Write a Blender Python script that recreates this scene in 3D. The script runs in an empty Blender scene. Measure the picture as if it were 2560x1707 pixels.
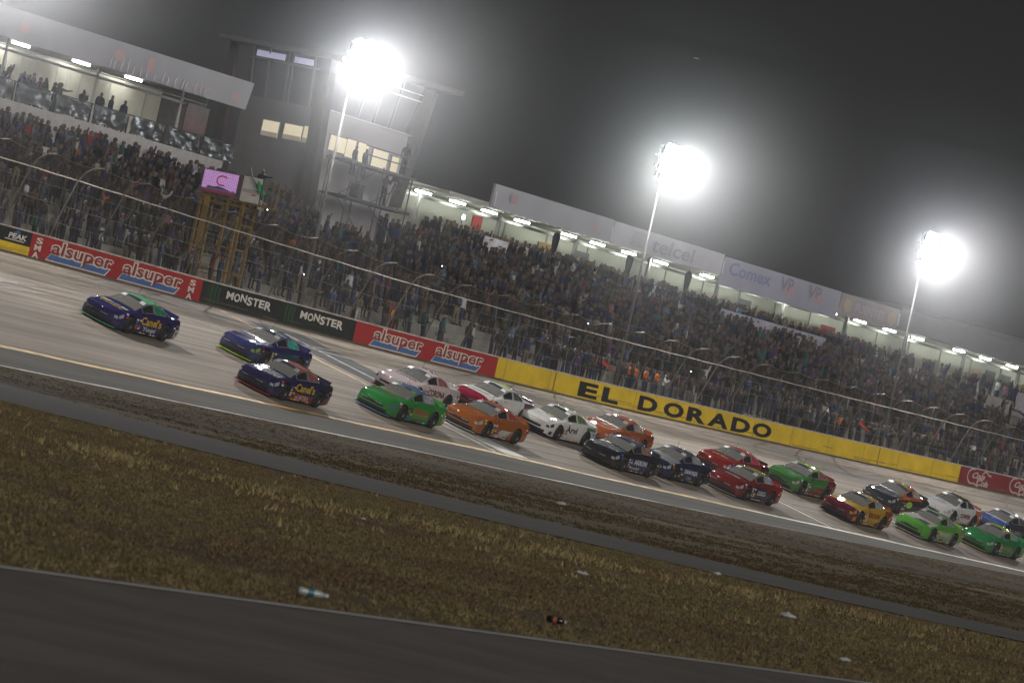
import bpy, bmesh, math, random
import numpy as np
from mathutils import Vector, Matrix
from mathutils import noise as mnoise

R = math.radians
rnd = random.Random(7)
SC = bpy.context.scene
COL = SC.collection

# ------------------------------------------------------------------ camera
EYE = 1.7
ROLL, PIT = R(12.5), math.atan(238 / 14222.0)
cam_d = bpy.data.cameras.new('camera')
cam = bpy.data.objects.new('camera', cam_d)
COL.objects.link(cam)
cam_d.sensor_width = 36
cam_d.lens = 200
cam_d.clip_start = 0.5
cam_d.clip_end = 3000
_r = Vector((1, 0, 0)); _u = Vector((0, -math.sin(PIT), math.cos(PIT))); _f = Vector((0, math.cos(PIT), math.sin(PIT)))
_cx = math.cos(ROLL) * _r + math.sin(ROLL) * _u
_cy = -math.sin(ROLL) * _r + math.cos(ROLL) * _u
_m = Matrix((_cx, _cy, -_f)).transposed().to_4x4()
_m.translation = (0, 0, EYE)
cam.matrix_world = _m
cam_d.dof.use_dof = True
cam_d.dof.focus_distance = 255
cam_d.dof.aperture_fstop = 8.0
SC.camera = cam

# ------------------------------------------------------------------ world, sun, exposure
SUN_EL, SUN_AZ = R(21), R(152)      # soft glow of the far-off infield lights, from behind the camera
w = bpy.data.worlds.new('World'); SC.world = w; w.use_nodes = True
nt = w.node_tree; nt.nodes.clear()
sky = nt.nodes.new('ShaderNodeTexSky'); sky.sky_type = 'NISHITA'; sky.sun_disc = False
sky.sun_elevation = SUN_EL; sky.sun_rotation = SUN_AZ
hsv = nt.nodes.new('ShaderNodeHueSaturation'); hsv.inputs['Saturation'].default_value = 0.10
bg = nt.nodes.new('ShaderNodeBackground'); bg.inputs['Strength'].default_value = 0.0026
wo = nt.nodes.new('ShaderNodeOutputWorld')
nt.links.new(sky.outputs[0], hsv.inputs['Color']); nt.links.new(hsv.outputs[0], bg.inputs['Color']); nt.links.new(bg.outputs[0], wo.inputs['Surface'])
sun_d = bpy.data.lights.new('sun', 'SUN'); sun_d.energy = 1.35; sun_d.angle = R(35); sun_d.color = (1.0, 0.95, 0.88)
sun = bpy.data.objects.new('sun', sun_d); COL.objects.link(sun)
_sd = Vector((math.sin(SUN_AZ) * math.cos(SUN_EL), math.cos(SUN_AZ) * math.cos(SUN_EL), math.sin(SUN_EL)))
sun.rotation_euler = _sd.to_track_quat('Z', 'Y').to_euler()
sun.location = (-20, -20, 60)
vs = SC.view_settings
vs.view_transform = 'Standard'; vs.look = 'None'; vs.exposure = 0.12; vs.gamma = 1.0; vs.use_curve_mapping = False
HAZE_DENSITY = 0.00018
POLE_POWER = 14000.0
cy = SC.cycles
cy.use_denoising = True
cy.max_bounces = 4; cy.diffuse_bounces = 2; cy.glossy_bounces = 2; cy.transmission_bounces = 2; cy.volume_bounces = 0
cy.transparent_max_bounces = 10; cy.volume_step_rate = 8.0; cy.volume_max_steps = 24
cy.sample_clamp_indirect = 4.0
cy.caustics_reflective = False; cy.caustics_refractive = False

# ------------------------------------------------------------------ track frame: s along the straight, d behind the wall, z up
TH = R(28.4)
T = Vector((math.sin(TH), math.cos(TH), 0)); B = Vector((-math.cos(TH), math.sin(TH), 0)); O = Vector((-21.85, 254.0, 0))
RZ = math.pi / 2 - TH
def L(s, d, z=0.0): return O + T * s + B * d + Vector((0, 0, z))
ZK = ([-300, -60, -3, 14.5, 34, 45, 56, 71, 87.7, 105.7, 115, 340], [6.4, 6.35, 6.13, 5.9, 5.74, 5.7, 5.7, 5.8, 5.93, 6.1, 6.19, 6.5])
_ss = np.linspace(-300, 340, 1281); _zz = np.interp(_ss, *ZK)
_zz = np.convolve(np.pad(_zz, 12, mode='edge'), np.ones(25) / 25, mode='valid')
def ztop(s): return float(np.interp(s, _ss, _zz))
def zbot(s): return ztop(s) - 1.17
def zyel(s): return float(np.interp(s, [-60, 14, 28, 50, 78, 240], [.87, .9, .82, .76, .66, .6]))
def zapr(s): return float(np.interp(s, [-34, -2, 18, 32, 52, 67, 100], [.21, .3, .28, .3, .4, .5, .55]))
def zsurf(s, w):
    if w <= 17: return zbot(s) + (zyel(s) - zbot(s)) * w / 17.0
    if w <= 22: return zyel(s) + (zapr(s) - zyel(s)) * (w - 17) / 5.0
    return zapr(s) * max(0.0, 1 - (w - 22) / 20.0)
def zrow(d): return 5.45 + max(0.0, d - 3.2) * 0.525

# ------------------------------------------------------------------ helpers
def new_mat(name):
    m = bpy.data.materials.new(name); m.use_nodes = True
    n = m.node_tree; b = n.nodes['Principled BSDF']
    return m, n, b
MC = {}
def mat(name, col, rough=0.6, metal=0.0, var=0.0, scale=3.0, coat=0.0, emit=None, es=0.0, bump=0.0, bscale=20.0, spec=0.5):
    if name in MC: return MC[name]
    m, n, b = new_mat(name)
    b.inputs['Roughness'].default_value = rough; b.inputs['Metallic'].default_value = metal
    b.inputs['Specular IOR Level'].default_value = spec
    b.inputs['Base Color'].default_value = (*col, 1)
    if coat: b.inputs['Coat Weight'].default_value = coat; b.inputs['Coat Roughness'].default_value = 0.03
    if var or bump:
        tc = n.nodes.new('ShaderNodeTexCoord')
        nz = n.nodes.new('ShaderNodeTexNoise'); nz.inputs['Scale'].default_value = scale; nz.inputs['Detail'].default_value = 6
        n.links.new(tc.outputs['Object'], nz.inputs['Vector'])
        if var:
            mr = n.nodes.new('ShaderNodeMapRange'); mr.inputs[1].default_value = .3; mr.inputs[2].default_value = .7
            mr.inputs[3].default_value = 1 - var; mr.inputs[4].default_value = 1 + var
            mx = n.nodes.new('ShaderNodeMix'); mx.data_type = 'RGBA'; mx.blend_type = 'MULTIPLY'; mx.inputs[0].default_value = 1
            mx.inputs[6].default_value = (*col, 1)
            n.links.new(nz.outputs['Fac'], mr.inputs[0]); n.links.new(mr.outputs[0], mx.inputs[7]); n.links.new(mx.outputs[2], b.inputs['Base Color'])
        if bump:
            nb = n.nodes.new('ShaderNodeTexNoise'); nb.inputs['Scale'].default_value = bscale; nb.inputs['Detail'].default_value = 4
            n.links.new(tc.outputs['Object'], nb.inputs['Vector'])
            bp = n.nodes.new('ShaderNodeBump'); bp.inputs['Strength'].default_value = bump
            n.links.new(nb.outputs['Fac'], bp.inputs['Height']); n.links.new(bp.outputs[0], b.inputs['Normal'])
    if emit:
        b.inputs['Emission Color'].default_value = (*emit, 1); b.inputs['Emission Strength'].default_value = es
    MC[name] = m
    return m
def paint(col):
    col = tuple(c * (.78 if max(col) - min(col) > .12 else .92) for c in col)
    nm = 'paint_%02x%02x%02x' % tuple(int(c * 255) for c in col)
    if nm in MC: return MC[nm]
    m = mat(nm, col, rough=0.5, coat=1.0, spec=0.0)
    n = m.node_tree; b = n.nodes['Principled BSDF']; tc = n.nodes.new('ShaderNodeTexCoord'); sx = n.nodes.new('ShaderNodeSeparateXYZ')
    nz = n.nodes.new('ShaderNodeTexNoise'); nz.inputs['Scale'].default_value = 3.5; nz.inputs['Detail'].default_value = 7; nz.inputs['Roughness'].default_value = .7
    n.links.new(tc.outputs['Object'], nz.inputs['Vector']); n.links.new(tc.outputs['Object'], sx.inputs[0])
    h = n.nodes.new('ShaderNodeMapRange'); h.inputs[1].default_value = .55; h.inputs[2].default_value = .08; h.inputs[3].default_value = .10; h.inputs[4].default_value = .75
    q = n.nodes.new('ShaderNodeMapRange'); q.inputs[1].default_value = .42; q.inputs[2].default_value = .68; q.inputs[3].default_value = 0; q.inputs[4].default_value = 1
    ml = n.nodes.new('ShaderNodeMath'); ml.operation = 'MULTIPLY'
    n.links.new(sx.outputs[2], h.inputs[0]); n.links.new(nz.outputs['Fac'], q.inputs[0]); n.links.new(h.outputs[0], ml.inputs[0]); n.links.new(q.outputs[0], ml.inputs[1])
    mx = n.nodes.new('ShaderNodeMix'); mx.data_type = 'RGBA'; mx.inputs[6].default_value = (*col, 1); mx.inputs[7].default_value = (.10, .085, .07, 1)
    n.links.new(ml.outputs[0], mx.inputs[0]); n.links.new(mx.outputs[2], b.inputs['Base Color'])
    return m
    return mat('paint_%02x%02x%02x' % tuple(int(c * 255) for c in col), col, rough=0.5, coat=1.0, var=0.05, scale=2, spec=0.0)

class MB:
    def __init__(s): s.v = []; s.f = []; s.m = []
    def quad(s, a, b, c, d, mi=0):
        i = len(s.v); s.v += [tuple(a), tuple(b), tuple(c), tuple(d)]; s.f.append((i, i+1, i+2, i+3)); s.m.append(mi); return s
    def poly(s, pts, mi=0):
        i = len(s.v); s.v += [tuple(p) for p in pts]; s.f.append(tuple(range(i, i+len(pts)))); s.m.append(mi); return s
    def box(s, x0, x1, y0, y1, z0, z1, mi=0):
        i = len(s.v)
        s.v += [(x0,y0,z0),(x1,y0,z0),(x1,y1,z0),(x0,y1,z0),(x0,y0,z1),(x1,y0,z1),(x1,y1,z1),(x0,y1,z1)]
        for q in ((0,3,2,1),(4,5,6,7),(0,1,5,4),(1,2,6,5),(2,3,7,6),(3,0,4,7)): s.f.append(tuple(i+k for k in q)); s.m.append(mi)
        return s
    def hexa(s, p, mi=0):      # 8 points: bottom 4 then top 4
        i = len(s.v); s.v += [tuple(q) for q in p]
        for q in ((0,3,2,1),(4,5,6,7),(0,1,5,4),(1,2,6,5),(2,3,7,6),(3,0,4,7)): s.f.append(tuple(i+k for k in q)); s.m.append(mi)
        return s
    def tube(s, pts, r, n=6, mi=0, cap=True):
        pts = [Vector(p) for p in pts]; rs = r if isinstance(r, (list, tuple)) else [r] * len(pts)
        base = len(s.v); prev = None
        for k, p in enumerate(pts):
            t = (pts[min(k+1, len(pts)-1)] - pts[max(k-1, 0)]).normalized()
            if prev is None: a = t.orthogonal().normalized()
            else: a = (prev - t * prev.dot(t)).normalized()
            prev = a; b = t.cross(a)
            for j in range(n):
                an = 2 * math.pi * j / n; s.v.append(tuple(p + (a * math.cos(an) + b * math.sin(an)) * rs[k]))
        for k in range(len(pts) - 1):
            for j in range(n):
                q = base + k * n; s.f.append((q+j, q+(j+1) % n, q+n+(j+1) % n, q+n+j)); s.m.append(mi)
        if cap:
            s.f.append(tuple(base + j for j in reversed(range(n)))); s.m.append(mi)
            e = base + (len(pts)-1) * n; s.f.append(tuple(e + j for j in range(n))); s.m.append(mi)
        return s
    def grid(s, P, mi=0):       # P[i][j]
        base = len(s.v); nj = len(P[0])
        for row in P: s.v += [tuple(p) for p in row]
        for i in range(len(P) - 1):
            for j in range(nj - 1):
                q = base + i * nj + j; s.f.append((q, q+1, q+nj+1, q+nj)); s.m.append(mi)
        return s
    def mesh(s, name, smooth=False):
        me = bpy.data.meshes.new(name); me.from_pydata(s.v, [], s.f); me.polygons.foreach_set('material_index', s.m)
        if smooth: me.polygons.foreach_set('use_smooth', [True] * len(s.f))
        me.update(); return me
    def build(s, name, mats, parent=None, loc=None, rz=None, smooth=False):
        me = s.mesh(name, smooth)
        for m in (mats if isinstance(mats, (list, tuple)) else [mats]): me.materials.append(m)
        return link(name, me, parent, loc, rz)
def link(name, me, parent=None, loc=None, rz=None):
    o = bpy.data.objects.new(name, me); COL.objects.link(o)
    if parent: o.parent = parent
    if loc is not None: o.location = loc
    if rz is not None: o.rotation_euler = (0, 0, rz)
    return o
def tag(o, label=None, cat=None, group=None, kind=None):
    if label: o['label'] = label
    if cat: o['category'] = cat
    if group: o['group'] = group
    if kind: o['kind'] = kind
    return o
def thing(name, label, cat, s, d, z, group=None, rz=RZ):
    o = bpy.data.objects.new(name, None); o.empty_display_size = 0.2; COL.objects.link(o)
    o.location = L(s, d, z); o.rotation_euler = (0, 0, rz)
    return tag(o, label, cat, group)
FR = dict(loc=O, rz=RZ)         # mesh whose coordinates are (s, d, z)

def text2d(body, w, h, bold=0.0, shear=0.0, spacing=1.0):
    cu = bpy.data.curves.new('t', 'FONT'); cu.body = body; cu.offset = bold; cu.shear = shear; cu.space_character = spacing; cu.resolution_u = 3
    o = bpy.data.objects.new('t', cu); COL.objects.link(o)
    dg = bpy.context.evaluated_depsgraph_get(); dg.update()
    me = bpy.data.meshes.new_from_object(o.evaluated_get(dg))
    vs_ = np.array([v.co[:2] for v in me.vertices]); fs = [tuple(p.vertices) for p in me.polygons]
    bpy.data.objects.remove(o); bpy.data.meshes.remove(me); bpy.data.curves.remove(cu)
    lo = vs_.min(0); hi = vs_.max(0)
    vs_ = (vs_ - lo) / np.maximum(hi - lo, 1e-6) * np.array([w, h])
    return vs_, fs
def text_mesh(body, w, h, fn, **k):
    v, f = text2d(body, w, h, **k)
    me = bpy.data.meshes.new('lettering'); me.from_pydata([tuple(fn(a, b)) for a, b in v], [], f); me.update()
    return me
def stroke2d(pts, wd):
    pts = [Vector(p) for p in pts]; v = []; f = []
    for i, p in enumerate(pts):
        t = (pts[min(i+1, len(pts)-1)] - pts[max(i-1, 0)]).normalized(); n = Vector((-t.y, t.x))
        v += [tuple(p + n * wd / 2), tuple(p - n * wd / 2)]
    for i in range(len(pts) - 1): f.append((2*i, 2*i+1, 2*i+3, 2*i+2))
    return v, f

# ------------------------------------------------------------------ ground materials
def ground_mat(name, stops, scale, detail=10, rough=0.95, stretch=None, streak=0.0, bump=0.3, bscale=40):
    m, n, b = new_mat(name); b.inputs['Roughness'].default_value = rough; b.inputs['Specular IOR Level'].default_value = 0.03
    tc = n.nodes.new('ShaderNodeTexCoord'); mp = n.nodes.new('ShaderNodeMapping')
    if stretch: mp.inputs['Scale'].default_value = stretch
    n.links.new(tc.outputs['Object'], mp.inputs['Vector'])
    nz = n.nodes.new('ShaderNodeTexNoise'); nz.inputs['Scale'].default_value = scale; nz.inputs['Detail'].default_value = detail; nz.inputs['Roughness'].default_value = .65
    n.links.new(mp.outputs[0], nz.inputs['Vector'])
    cr = n.nodes.new('ShaderNodeValToRGB'); e = cr.color_ramp.elements
    while len(e) < len(stops): e.new(0.5)
    for q, (p, c) in zip(e, stops): q.position = p; q.color = (*c, 1)
    n.links.new(nz.outputs['Fac'], cr.inputs[0])
    out = cr.outputs[0]
    if streak:
        wv = n.nodes.new('ShaderNodeTexNoise'); wv.inputs['Scale'].default_value = 1.0; wv.inputs['Detail'].default_value = 5
        mp2 = n.nodes.new('ShaderNodeMapping'); mp2.inputs['Scale'].default_value = (0.03, 2.2, 2.2)
        n.links.new(tc.outputs['Object'], mp2.inputs['Vector']); n.links.new(mp2.outputs[0], wv.inputs['Vector'])
        mr = n.nodes.new('ShaderNodeMapRange'); mr.inputs[1].default_value = .35; mr.inputs[2].default_value = .65; mr.inputs[3].default_value = 1 - streak; mr.inputs[4].default_value = 1 + streak * .6
        mx = n.nodes.new('ShaderNodeMix'); mx.data_type = 'RGBA'; mx.blend_type = 'MULTIPLY'; mx.inputs[0].default_value = 1
        n.links.new(wv.outputs['Fac'], mr.inputs[0]); n.links.new(out, mx.inputs[6]); n.links.new(mr.outputs[0], mx.inputs[7]); out = mx.outputs[2]
    n.links.new(out, b.inputs['Base Color'])
    nb = n.nodes.new('ShaderNodeTexNoise'); nb.inputs['Scale'].default_value = bscale; nb.inputs['Detail'].default_value = 3
    n.links.new(tc.outputs['Object'], nb.inputs['Vector'])
    bp = n.nodes.new('ShaderNodeBump'); bp.inputs['Strength'].default_value = bump; bp.inputs['Distance'].default_value = .03
    n.links.new(nb.outputs['Fac'], bp.inputs['Height']); n.links.new(bp.outputs[0], b.inputs['Normal'])
    return m
M_ground = ground_mat('dry_ground', [(.30, (.080, .052, .032)), (.42, (.13, .090, .054)), (.55, (.155, .125, .066)), (.72, (.21, .17, .088))], 0.22)
M_track = ground_mat('track_concrete', [(.3, (.175, .150, .126)), (.55, (.220, .188, .158)), (.75, (.255, .22, .185))], 0.25, streak=0.27, rough=.8, stretch=(.25, 1, 1), bump=.08)
M_apron = ground_mat('apron_asphalt', [(.3, (.062, .056, .050)), (.7, (.090, .081, .072))], 0.5, streak=0.25, rough=.85, stretch=(.2, 1, 1), bump=.1)
M_asphalt = ground_mat('road_asphalt', [(.3, (.125, .105, .096)), (.5, (.155, .132, .121)), (.7, (.195, .168, .154))], 0.6, rough=.85, bump=.25, bscale=60)
M_road2 = ground_mat('access_asphalt', [(.3, (.12, .117, .112)), (.7, (.17, .165, .156))], 0.6, rough=.9, bump=.2)
M_conc = mat('stand_concrete', (.17, .16, .145), .85, var=.22, scale=1.2)
M_white = mat('line_white', (.62, .62, .60), .7, var=.35, scale=1.5)
M_yel = mat('line_yellow', (.50, .30, .07), .7, var=.45, scale=1.2)

# ------------------------------------------------------------------ setting: ground, track, apron, roads
m = MB()
ws = [14, 19, 22, 24, 27, 31, 36, 42, 60, 90, 130, 190]
ss = [-285 + 12 * i for i in range(52)]
P = []
for s_ in ss:
    P.append([(s_, -w_, (zsurf(s_, w_) - (0.35 if w_ < 21.9 else 0.0)) if w_ < 42 else 0.0) for w_ in ws])
m.grid(P)
tag(m.build('ground', M_ground, **FR), kind='structure')
def sheet(name, mt, s0, s1, w0, w1, dz, ns, nw, wf=None):
    m = MB(); P = []
    for i in range(ns + 1):
        s_ = s0 + (s1 - s0) * i / ns
        P.append([(s_, -(w0 + (w1 - w0) * j / nw), zsurf(s_, w0 + (w1 - w0) * j / nw) + dz) for j in range(nw + 1)])
    return tag(m.grid(P).build(name, mt, **FR, smooth=True), kind='structure')
sheet('race_track', M_track, -120, 320, 0.0, 17.0, 0.0, 220, 6)
sheet('apron', M_apron, -120, 320, 17.0, 22.0, 0.004, 220, 2)
M_verge = ground_mat('verge_soil_dimmed', [(.28, (.034, .019, .006)), (.5, (.050, .029, .009)), (.68, (.050, .036, .010)), (.8, (.066, .044, .014))], 0.16, bump=.1)  # brown soil, darkened to stand in for the floodlights' cut-off past the apron
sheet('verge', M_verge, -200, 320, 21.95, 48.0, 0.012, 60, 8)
# yellow line, edge line, start line paint
def strip(name, mt, s0, s1, w0, w1, dz, n=120, parent=None):
    m = MB(); P = []
    for i in range(n + 1):
        s_ = s0 + (s1 - s0) * i / n
        wob = 0.05 * math.sin(s_ * .31) + .04 * math.sin(s_ * .83)
        P.append([(s_, -(w0 + wob), zsurf(s_, w0 + wob) + dz), (s_, -(w1 + wob), zsurf(s_, w1 + wob) + dz)])
    return tag(m.grid(P).build(name, mt, **FR), kind='structure')
strip('yellow_line', M_yel, -110, 42, 16.78, 17.12, .010)
strip('yellow_line_faded', mat('line_faded', (.60, .52, .40), .7, var=.3, scale=2), 42, 300, 16.80, 17.08, .010)
strip('edge_line', M_white, -110, 30, 21.8, 21.98, .010)
strip('edge_line_worn', mat('edge_worn', (.30, .27, .22), .8, var=.3), 30, 300, 21.85, 21.98, .010)
def across(name, mt, s0, s1, w0, w1, dz, skew=0.0):
    m = MB(); P = []
    for i in range(9):
        w_ = w0 + (w1 - w0) * i / 8; k = skew * (w_ - w0)
        P.append([(s0 + k, -w_, zsurf(s0 + k, w_) + dz), (s1 + k, -w_, zsurf(s1 + k, w_) + dz)])
    return tag(m.grid(P).build(name, mt, **FR), kind='structure')
M_dark = ground_mat('start_patch', [(.3, (.055, .056, .058)), (.7, (.085, .086, .086))], .8, streak=.2, rough=.8, bump=.1)
across('start_line_patch', M_dark, 17.9, 22.9, .9, 10.5, .008)
across('start_line', mat('faded_white', (.40, .40, .39), .75, var=.55, scale=2.5), 19.85, 20.05, 2.0, 15.5, .014)
across('start_line_wide', mat('pale_paint', (.40, .41, .38), .75, var=.3, scale=1), 17.0, 19.3, 11.0, 16.6, .008)
across('grid_line', M_white, 15.8, 16.0, 10.4, 16.6, .012)
across('grid_line_far', M_white, 53.0, 53.25, 9.5, 16.7, .012)
across('grid_line_mid', mat('thin_paint', (.35, .34, .31), .8, var=.4), 54.2, 54.35, 9.5, 16.7, .012)
across('grid_line_end', M_white, 70.6, 70.8, 11.0, 16.8, .012)
across('orange_mark', mat('orange_paint', (.36, .22, .11), .8, var=.35), 16.2, 16.7, .15, 11.5, .006)
# curved skid marks left on the concrete
for k in range(46):
    s0 = rnd.uniform(-14, 112); w0 = rnd.uniform(1.0, 7.0); ln = rnd.uniform(6, 22); dr = rnd.uniform(-.22, .16); cv = rnd.uniform(-.008, .008)
    v = MB(); P = []
    for i in range(13):
        t_ = ln * i / 12; w_ = min(16.5, max(.3, w0 + dr * t_ + cv * t_ * t_)); s_ = s0 - t_; wd = .085
        P.append([(s_, -(w_ - wd), zsurf(s_, w_ - wd) + .016), (s_, -(w_ + wd), zsurf(s_, w_ + wd) + .016)])
    tag(v.grid(P).build('skid_mark', mat('rubber_mark_%d' % (k % 3), ((.10, .09, .082), (.14, .125, .112), (.17, .15, .13))[k % 3], .8, var=.3), **FR), kind='structure')

for w_ in (4.3, 8.6, 12.9): strip('track_seam', mat('seam_dark', (.12, .105, .09), .85, var=.5, scale=.5), -110, 300, w_, w_ + .07, .007)
# near asphalt strip (world coordinates)
ND = Vector((7.1, 17.5, 0)).normalized(); NR = Vector((ND.y, -ND.x, 0)); N0 = Vector((-3.2, 40.1, 0))
def near(t, r, z): return N0 + ND * t + NR * r + Vector((0, 0, z))
m = MB(); P = [[near(-70 + 10 * i, r, .03) for r in (-.3, 4, 9, 15)] for i in range(27)]
tag(m.grid(P).build('near_road', M_asphalt), kind='structure')
m = MB(); P = [[near(-70 + 5 * i, r + .02 * math.sin(i * 1.7), .036) for r in (-.14, .02)] for i in range(54)]
tag(m.grid(P).build('near_road_line', mat('near_line', (.42, .41, .40), .7, var=.15, scale=4)), kind='structure')
# access road across the infield
xu = np.array([-14.6, -9.9, -5.6, -1.9, 1.3, 3.4, 7.8, 12.2]); yu = np.array([167.5, 158, 145, 137.5, 130.3, 127, 125, 122.5])
xl = np.array([-11.2, -6.8, -3.5, -1.5, .8, 3, 6.9, 11]); yl = np.array([131.4, 123.5, 118, 115.6, 113.8, 112, 111, 110.4])
cu_, cl_ = np.polyfit(xu, yu, 2), np.polyfit(xl, yl, 2)
def yroad(c, x, xs):
    x2 = min(max(x, xs[0] - 3), xs[-1] + 2); y = np.polyval(c, x2); sl = 2 * c[0] * x2 + c[1]
    return float(y + sl * (x - x2))
m = MB(); P = []; PU = []; PL = []
for i in range(81):
    x = -32 + .8 * i; a, b_ = yroad(cl_, x, xl), yroad(cu_, x, xu)
    P.append([(x, a, .02), (x, (a + b_) / 2, .05), (x, b_, .02)])
    PL.append([(x, a - .35, .03), (x, a + .05, .03)]); PU.append([(x, b_ - .05, .03), (x, b_ + .5, .03)])
tag(m.grid(P).build('access_road', M_road2), kind='structure')
M_kerb = mat('kerb_concrete', (.17, .16, .14), .9, var=.4, scale=1.5)
tag(MB().grid(PL).build('kerb_near', M_kerb), kind='structure'); tag(MB().grid(PU).build('kerb_far', M_kerb), kind='structure')

# ------------------------------------------------------------------ haze
m = MB().box(-300, 350, -200, 75, -1.2, 24.5)
hz = m.build('haze_or_halo', [], **FR)
hm = bpy.data.materials.new('haze_air'); hm.use_nodes = True; n = hm.node_tree; n.nodes.clear()
pv = n.nodes.new('ShaderNodeVolumePrincipled'); pv.inputs['Color'].default_value = (.93, .95, 1.0, 1); pv.inputs['Density'].default_value = HAZE_DENSITY
pv.inputs['Anisotropy'].default_value = 0.05
ou = n.nodes.new('ShaderNodeOutputMaterial'); n.links.new(pv.outputs[0], ou.inputs['Volume'])
hz.data.materials.append(hm); tag(hz, kind='stuff')
def lamp_halo(s_, rad, dens):  # mist sphere added round a lamp head to imitate its glare halo
    bm = bmesh.new(); bmesh.ops.create_icosphere(bm, subdivisions=3, radius=rad); me = bpy.data.meshes.new('haze_or_halo'); bm.to_mesh(me); bm.free()
    o = link('haze_or_halo', me, None, L(s_ + .1, 2.25, 18.25)); mm = bpy.data.materials.new('lamp_halo'); mm.use_nodes = True; n = mm.node_tree; n.nodes.clear()
    tc = n.nodes.new('ShaderNodeTexCoord'); ln = n.nodes.new('ShaderNodeVectorMath'); ln.operation = 'LENGTH'
    mr = n.nodes.new('ShaderNodeMapRange'); mr.inputs[1].default_value = 0; mr.inputs[2].default_value = rad; mr.inputs[3].default_value = 1; mr.inputs[4].default_value = 0
    pw = n.nodes.new('ShaderNodeMath'); pw.operation = 'POWER'; pw.inputs[1].default_value = 3.0
    ml = n.nodes.new('ShaderNodeMath'); ml.operation = 'MULTIPLY'; ml.inputs[1].default_value = dens
    mr2 = n.nodes.new('ShaderNodeMapRange'); mr2.inputs[1].default_value = .3; mr2.inputs[2].default_value = 1.3; mr2.inputs[3].default_value = .03; mr2.inputs[4].default_value = 0; n.links.new(ln.outputs['Value'], mr2.inputs[0])
    ad = n.nodes.new('ShaderNodeMath'); ad.operation = 'ADD'
    vp = n.nodes.new('ShaderNodeVolumePrincipled'); vp.inputs['Color'].default_value = (.93, .95, 1, 1); vp.inputs['Anisotropy'].default_value = .3; ou = n.nodes.new('ShaderNodeOutputMaterial')
    n.links.new(tc.outputs['Object'], ln.inputs[0]); n.links.new(ln.outputs['Value'], mr.inputs[0]); n.links.new(mr.outputs[0], pw.inputs[0]); n.links.new(pw.outputs[0], ml.inputs[0]); n.links.new(ml.outputs[0], ad.inputs[0]); n.links.new(mr2.outputs[0], ad.inputs[1]); n.links.new(ad.outputs[0], vp.inputs['Density']); n.links.new(vp.outputs[0], ou.inputs['Volume'])
    me.materials.append(mm); tag(o, kind='stuff')
for s_ in (-4.0, 28.15, 62.95, 98.75): lamp_halo(s_, 15.0, .026)


# ------------------------------------------------------------------ dry grass (stuff)
def lump(x, y, f): return np.sin(x * f + 1.3 * np.sin(y * f * .53)) * np.sin(y * f * .41 + 2 * np.sin(x * f * .3 + 1))
def grass(name, n, region, hgt, cols, seed, wmul=1.0):
    g = np.random.default_rng(seed); pts = region(g, n); k = len(pts); nb = 6
    base = np.repeat(pts, nb, axis=0); N_ = len(base)
    ang = g.uniform(0, 2 * np.pi, N_); off = g.normal(0, .035, (N_, 2)) * wmul; h = g.uniform(.35, 1.0, N_) * hgt * np.repeat(g.uniform(.5, 1.3, k), nb); lean = g.normal(0, .55, (N_, 2)) * h[:, None]
    wd = g.uniform(.004, .011, N_) * wmul * 1.6
    V = np.zeros((N_, 3, 3)); bx = base[:, 0] + off[:, 0]; by = base[:, 1] + off[:, 1]
    V[:, 0] = np.stack([bx - np.cos(ang) * wd, by - np.sin(ang) * wd, base[:, 2] - .005], 1)
    V[:, 1] = np.stack([bx + np.cos(ang) * wd, by + np.sin(ang) * wd, base[:, 2] - .005], 1)
    V[:, 2] = np.stack([bx + lean[:, 0], by + lean[:, 1], base[:, 2] + h], 1)
    me = bpy.data.meshes.new(name); me.vertices.add(N_ * 3); me.vertices.foreach_set('co', V.reshape(-1))
    me.loops.add(N_ * 3); me.loops.foreach_set('vertex_index', np.arange(N_ * 3)); me.polygons.add(N_)
    me.polygons.foreach_set('loop_start', np.arange(0, N_ * 3, 3)); me.polygons.foreach_set('loop_total', np.full(N_, 3))
    cum = np.cumsum([c[1] for c in cols]); fld = .5 + .28 * lump(pts[:, 0], pts[:, 1], .55) + .16 * lump(pts[:, 0] + 7, pts[:, 1], 1.7) + g.normal(0, .16, k)
    me.polygons.foreach_set('material_index', np.repeat(np.minimum(np.searchsorted(cum, np.clip(fld, 0, .999)), len(cols) - 1), nb))
    me.update()
    for c, _ in cols: me.materials.append(mat('grass_%02x%02x%02x' % tuple(int(x * 255) for x in c), c, .8, spec=.2))
    return link(name, me)
def fan(g, n, y0, y1, keep, pad=1.25):
    y = np.sqrt(g.uniform(y0 * y0, y1 * y1, n * 4)); x = y * g.uniform(-.098, .098, n * 4) * pad
    ok = keep(x, y, g); p = np.stack([x[ok], y[ok], np.zeros(ok.sum())], 1)[:n]
    return p
def side_near(x, y): return (x - N0.x) * NR.x + (y - N0.y) * NR.y < -.2      # beyond the near road
def before_road(x, y): return y < np.polyval(cl_, np.clip(x, -16, 16)) - .6
def keepA(x, y, g): return side_near(x, y) & before_road(x, y) & (lump(x, y, .9) + .5 * lump(x, y, 3.1) + g.uniform(-1.3, 1.3, len(x)) > -.5)
def keepB(x, y, g): 
    dd = np.polyval(cl_, np.clip(x, -16, 16)) - y
    cen = np.clip(22 - 1.3 * x, 9, 34)
    return side_near(x, y) & (dd > 2) & (g.uniform(0, 1, len(x)) < np.exp(-((dd - cen) / (3.0 + .8 * np.sin(x * 1.7))) ** 2) * (.6 + .4 * np.sin(x * 2.3 + y * .3)) + .02)
def keepC(x, y, g):
    wq = -((x - O.x) * B.x + (y - O.y) * B.y)
    return (y > np.polyval(cu_, np.clip(x, -18, 16)) + 1) & (wq > 23) & (lump(x, y, .35) + g.uniform(-1.2, .8, len(x)) > -.1)
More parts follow.
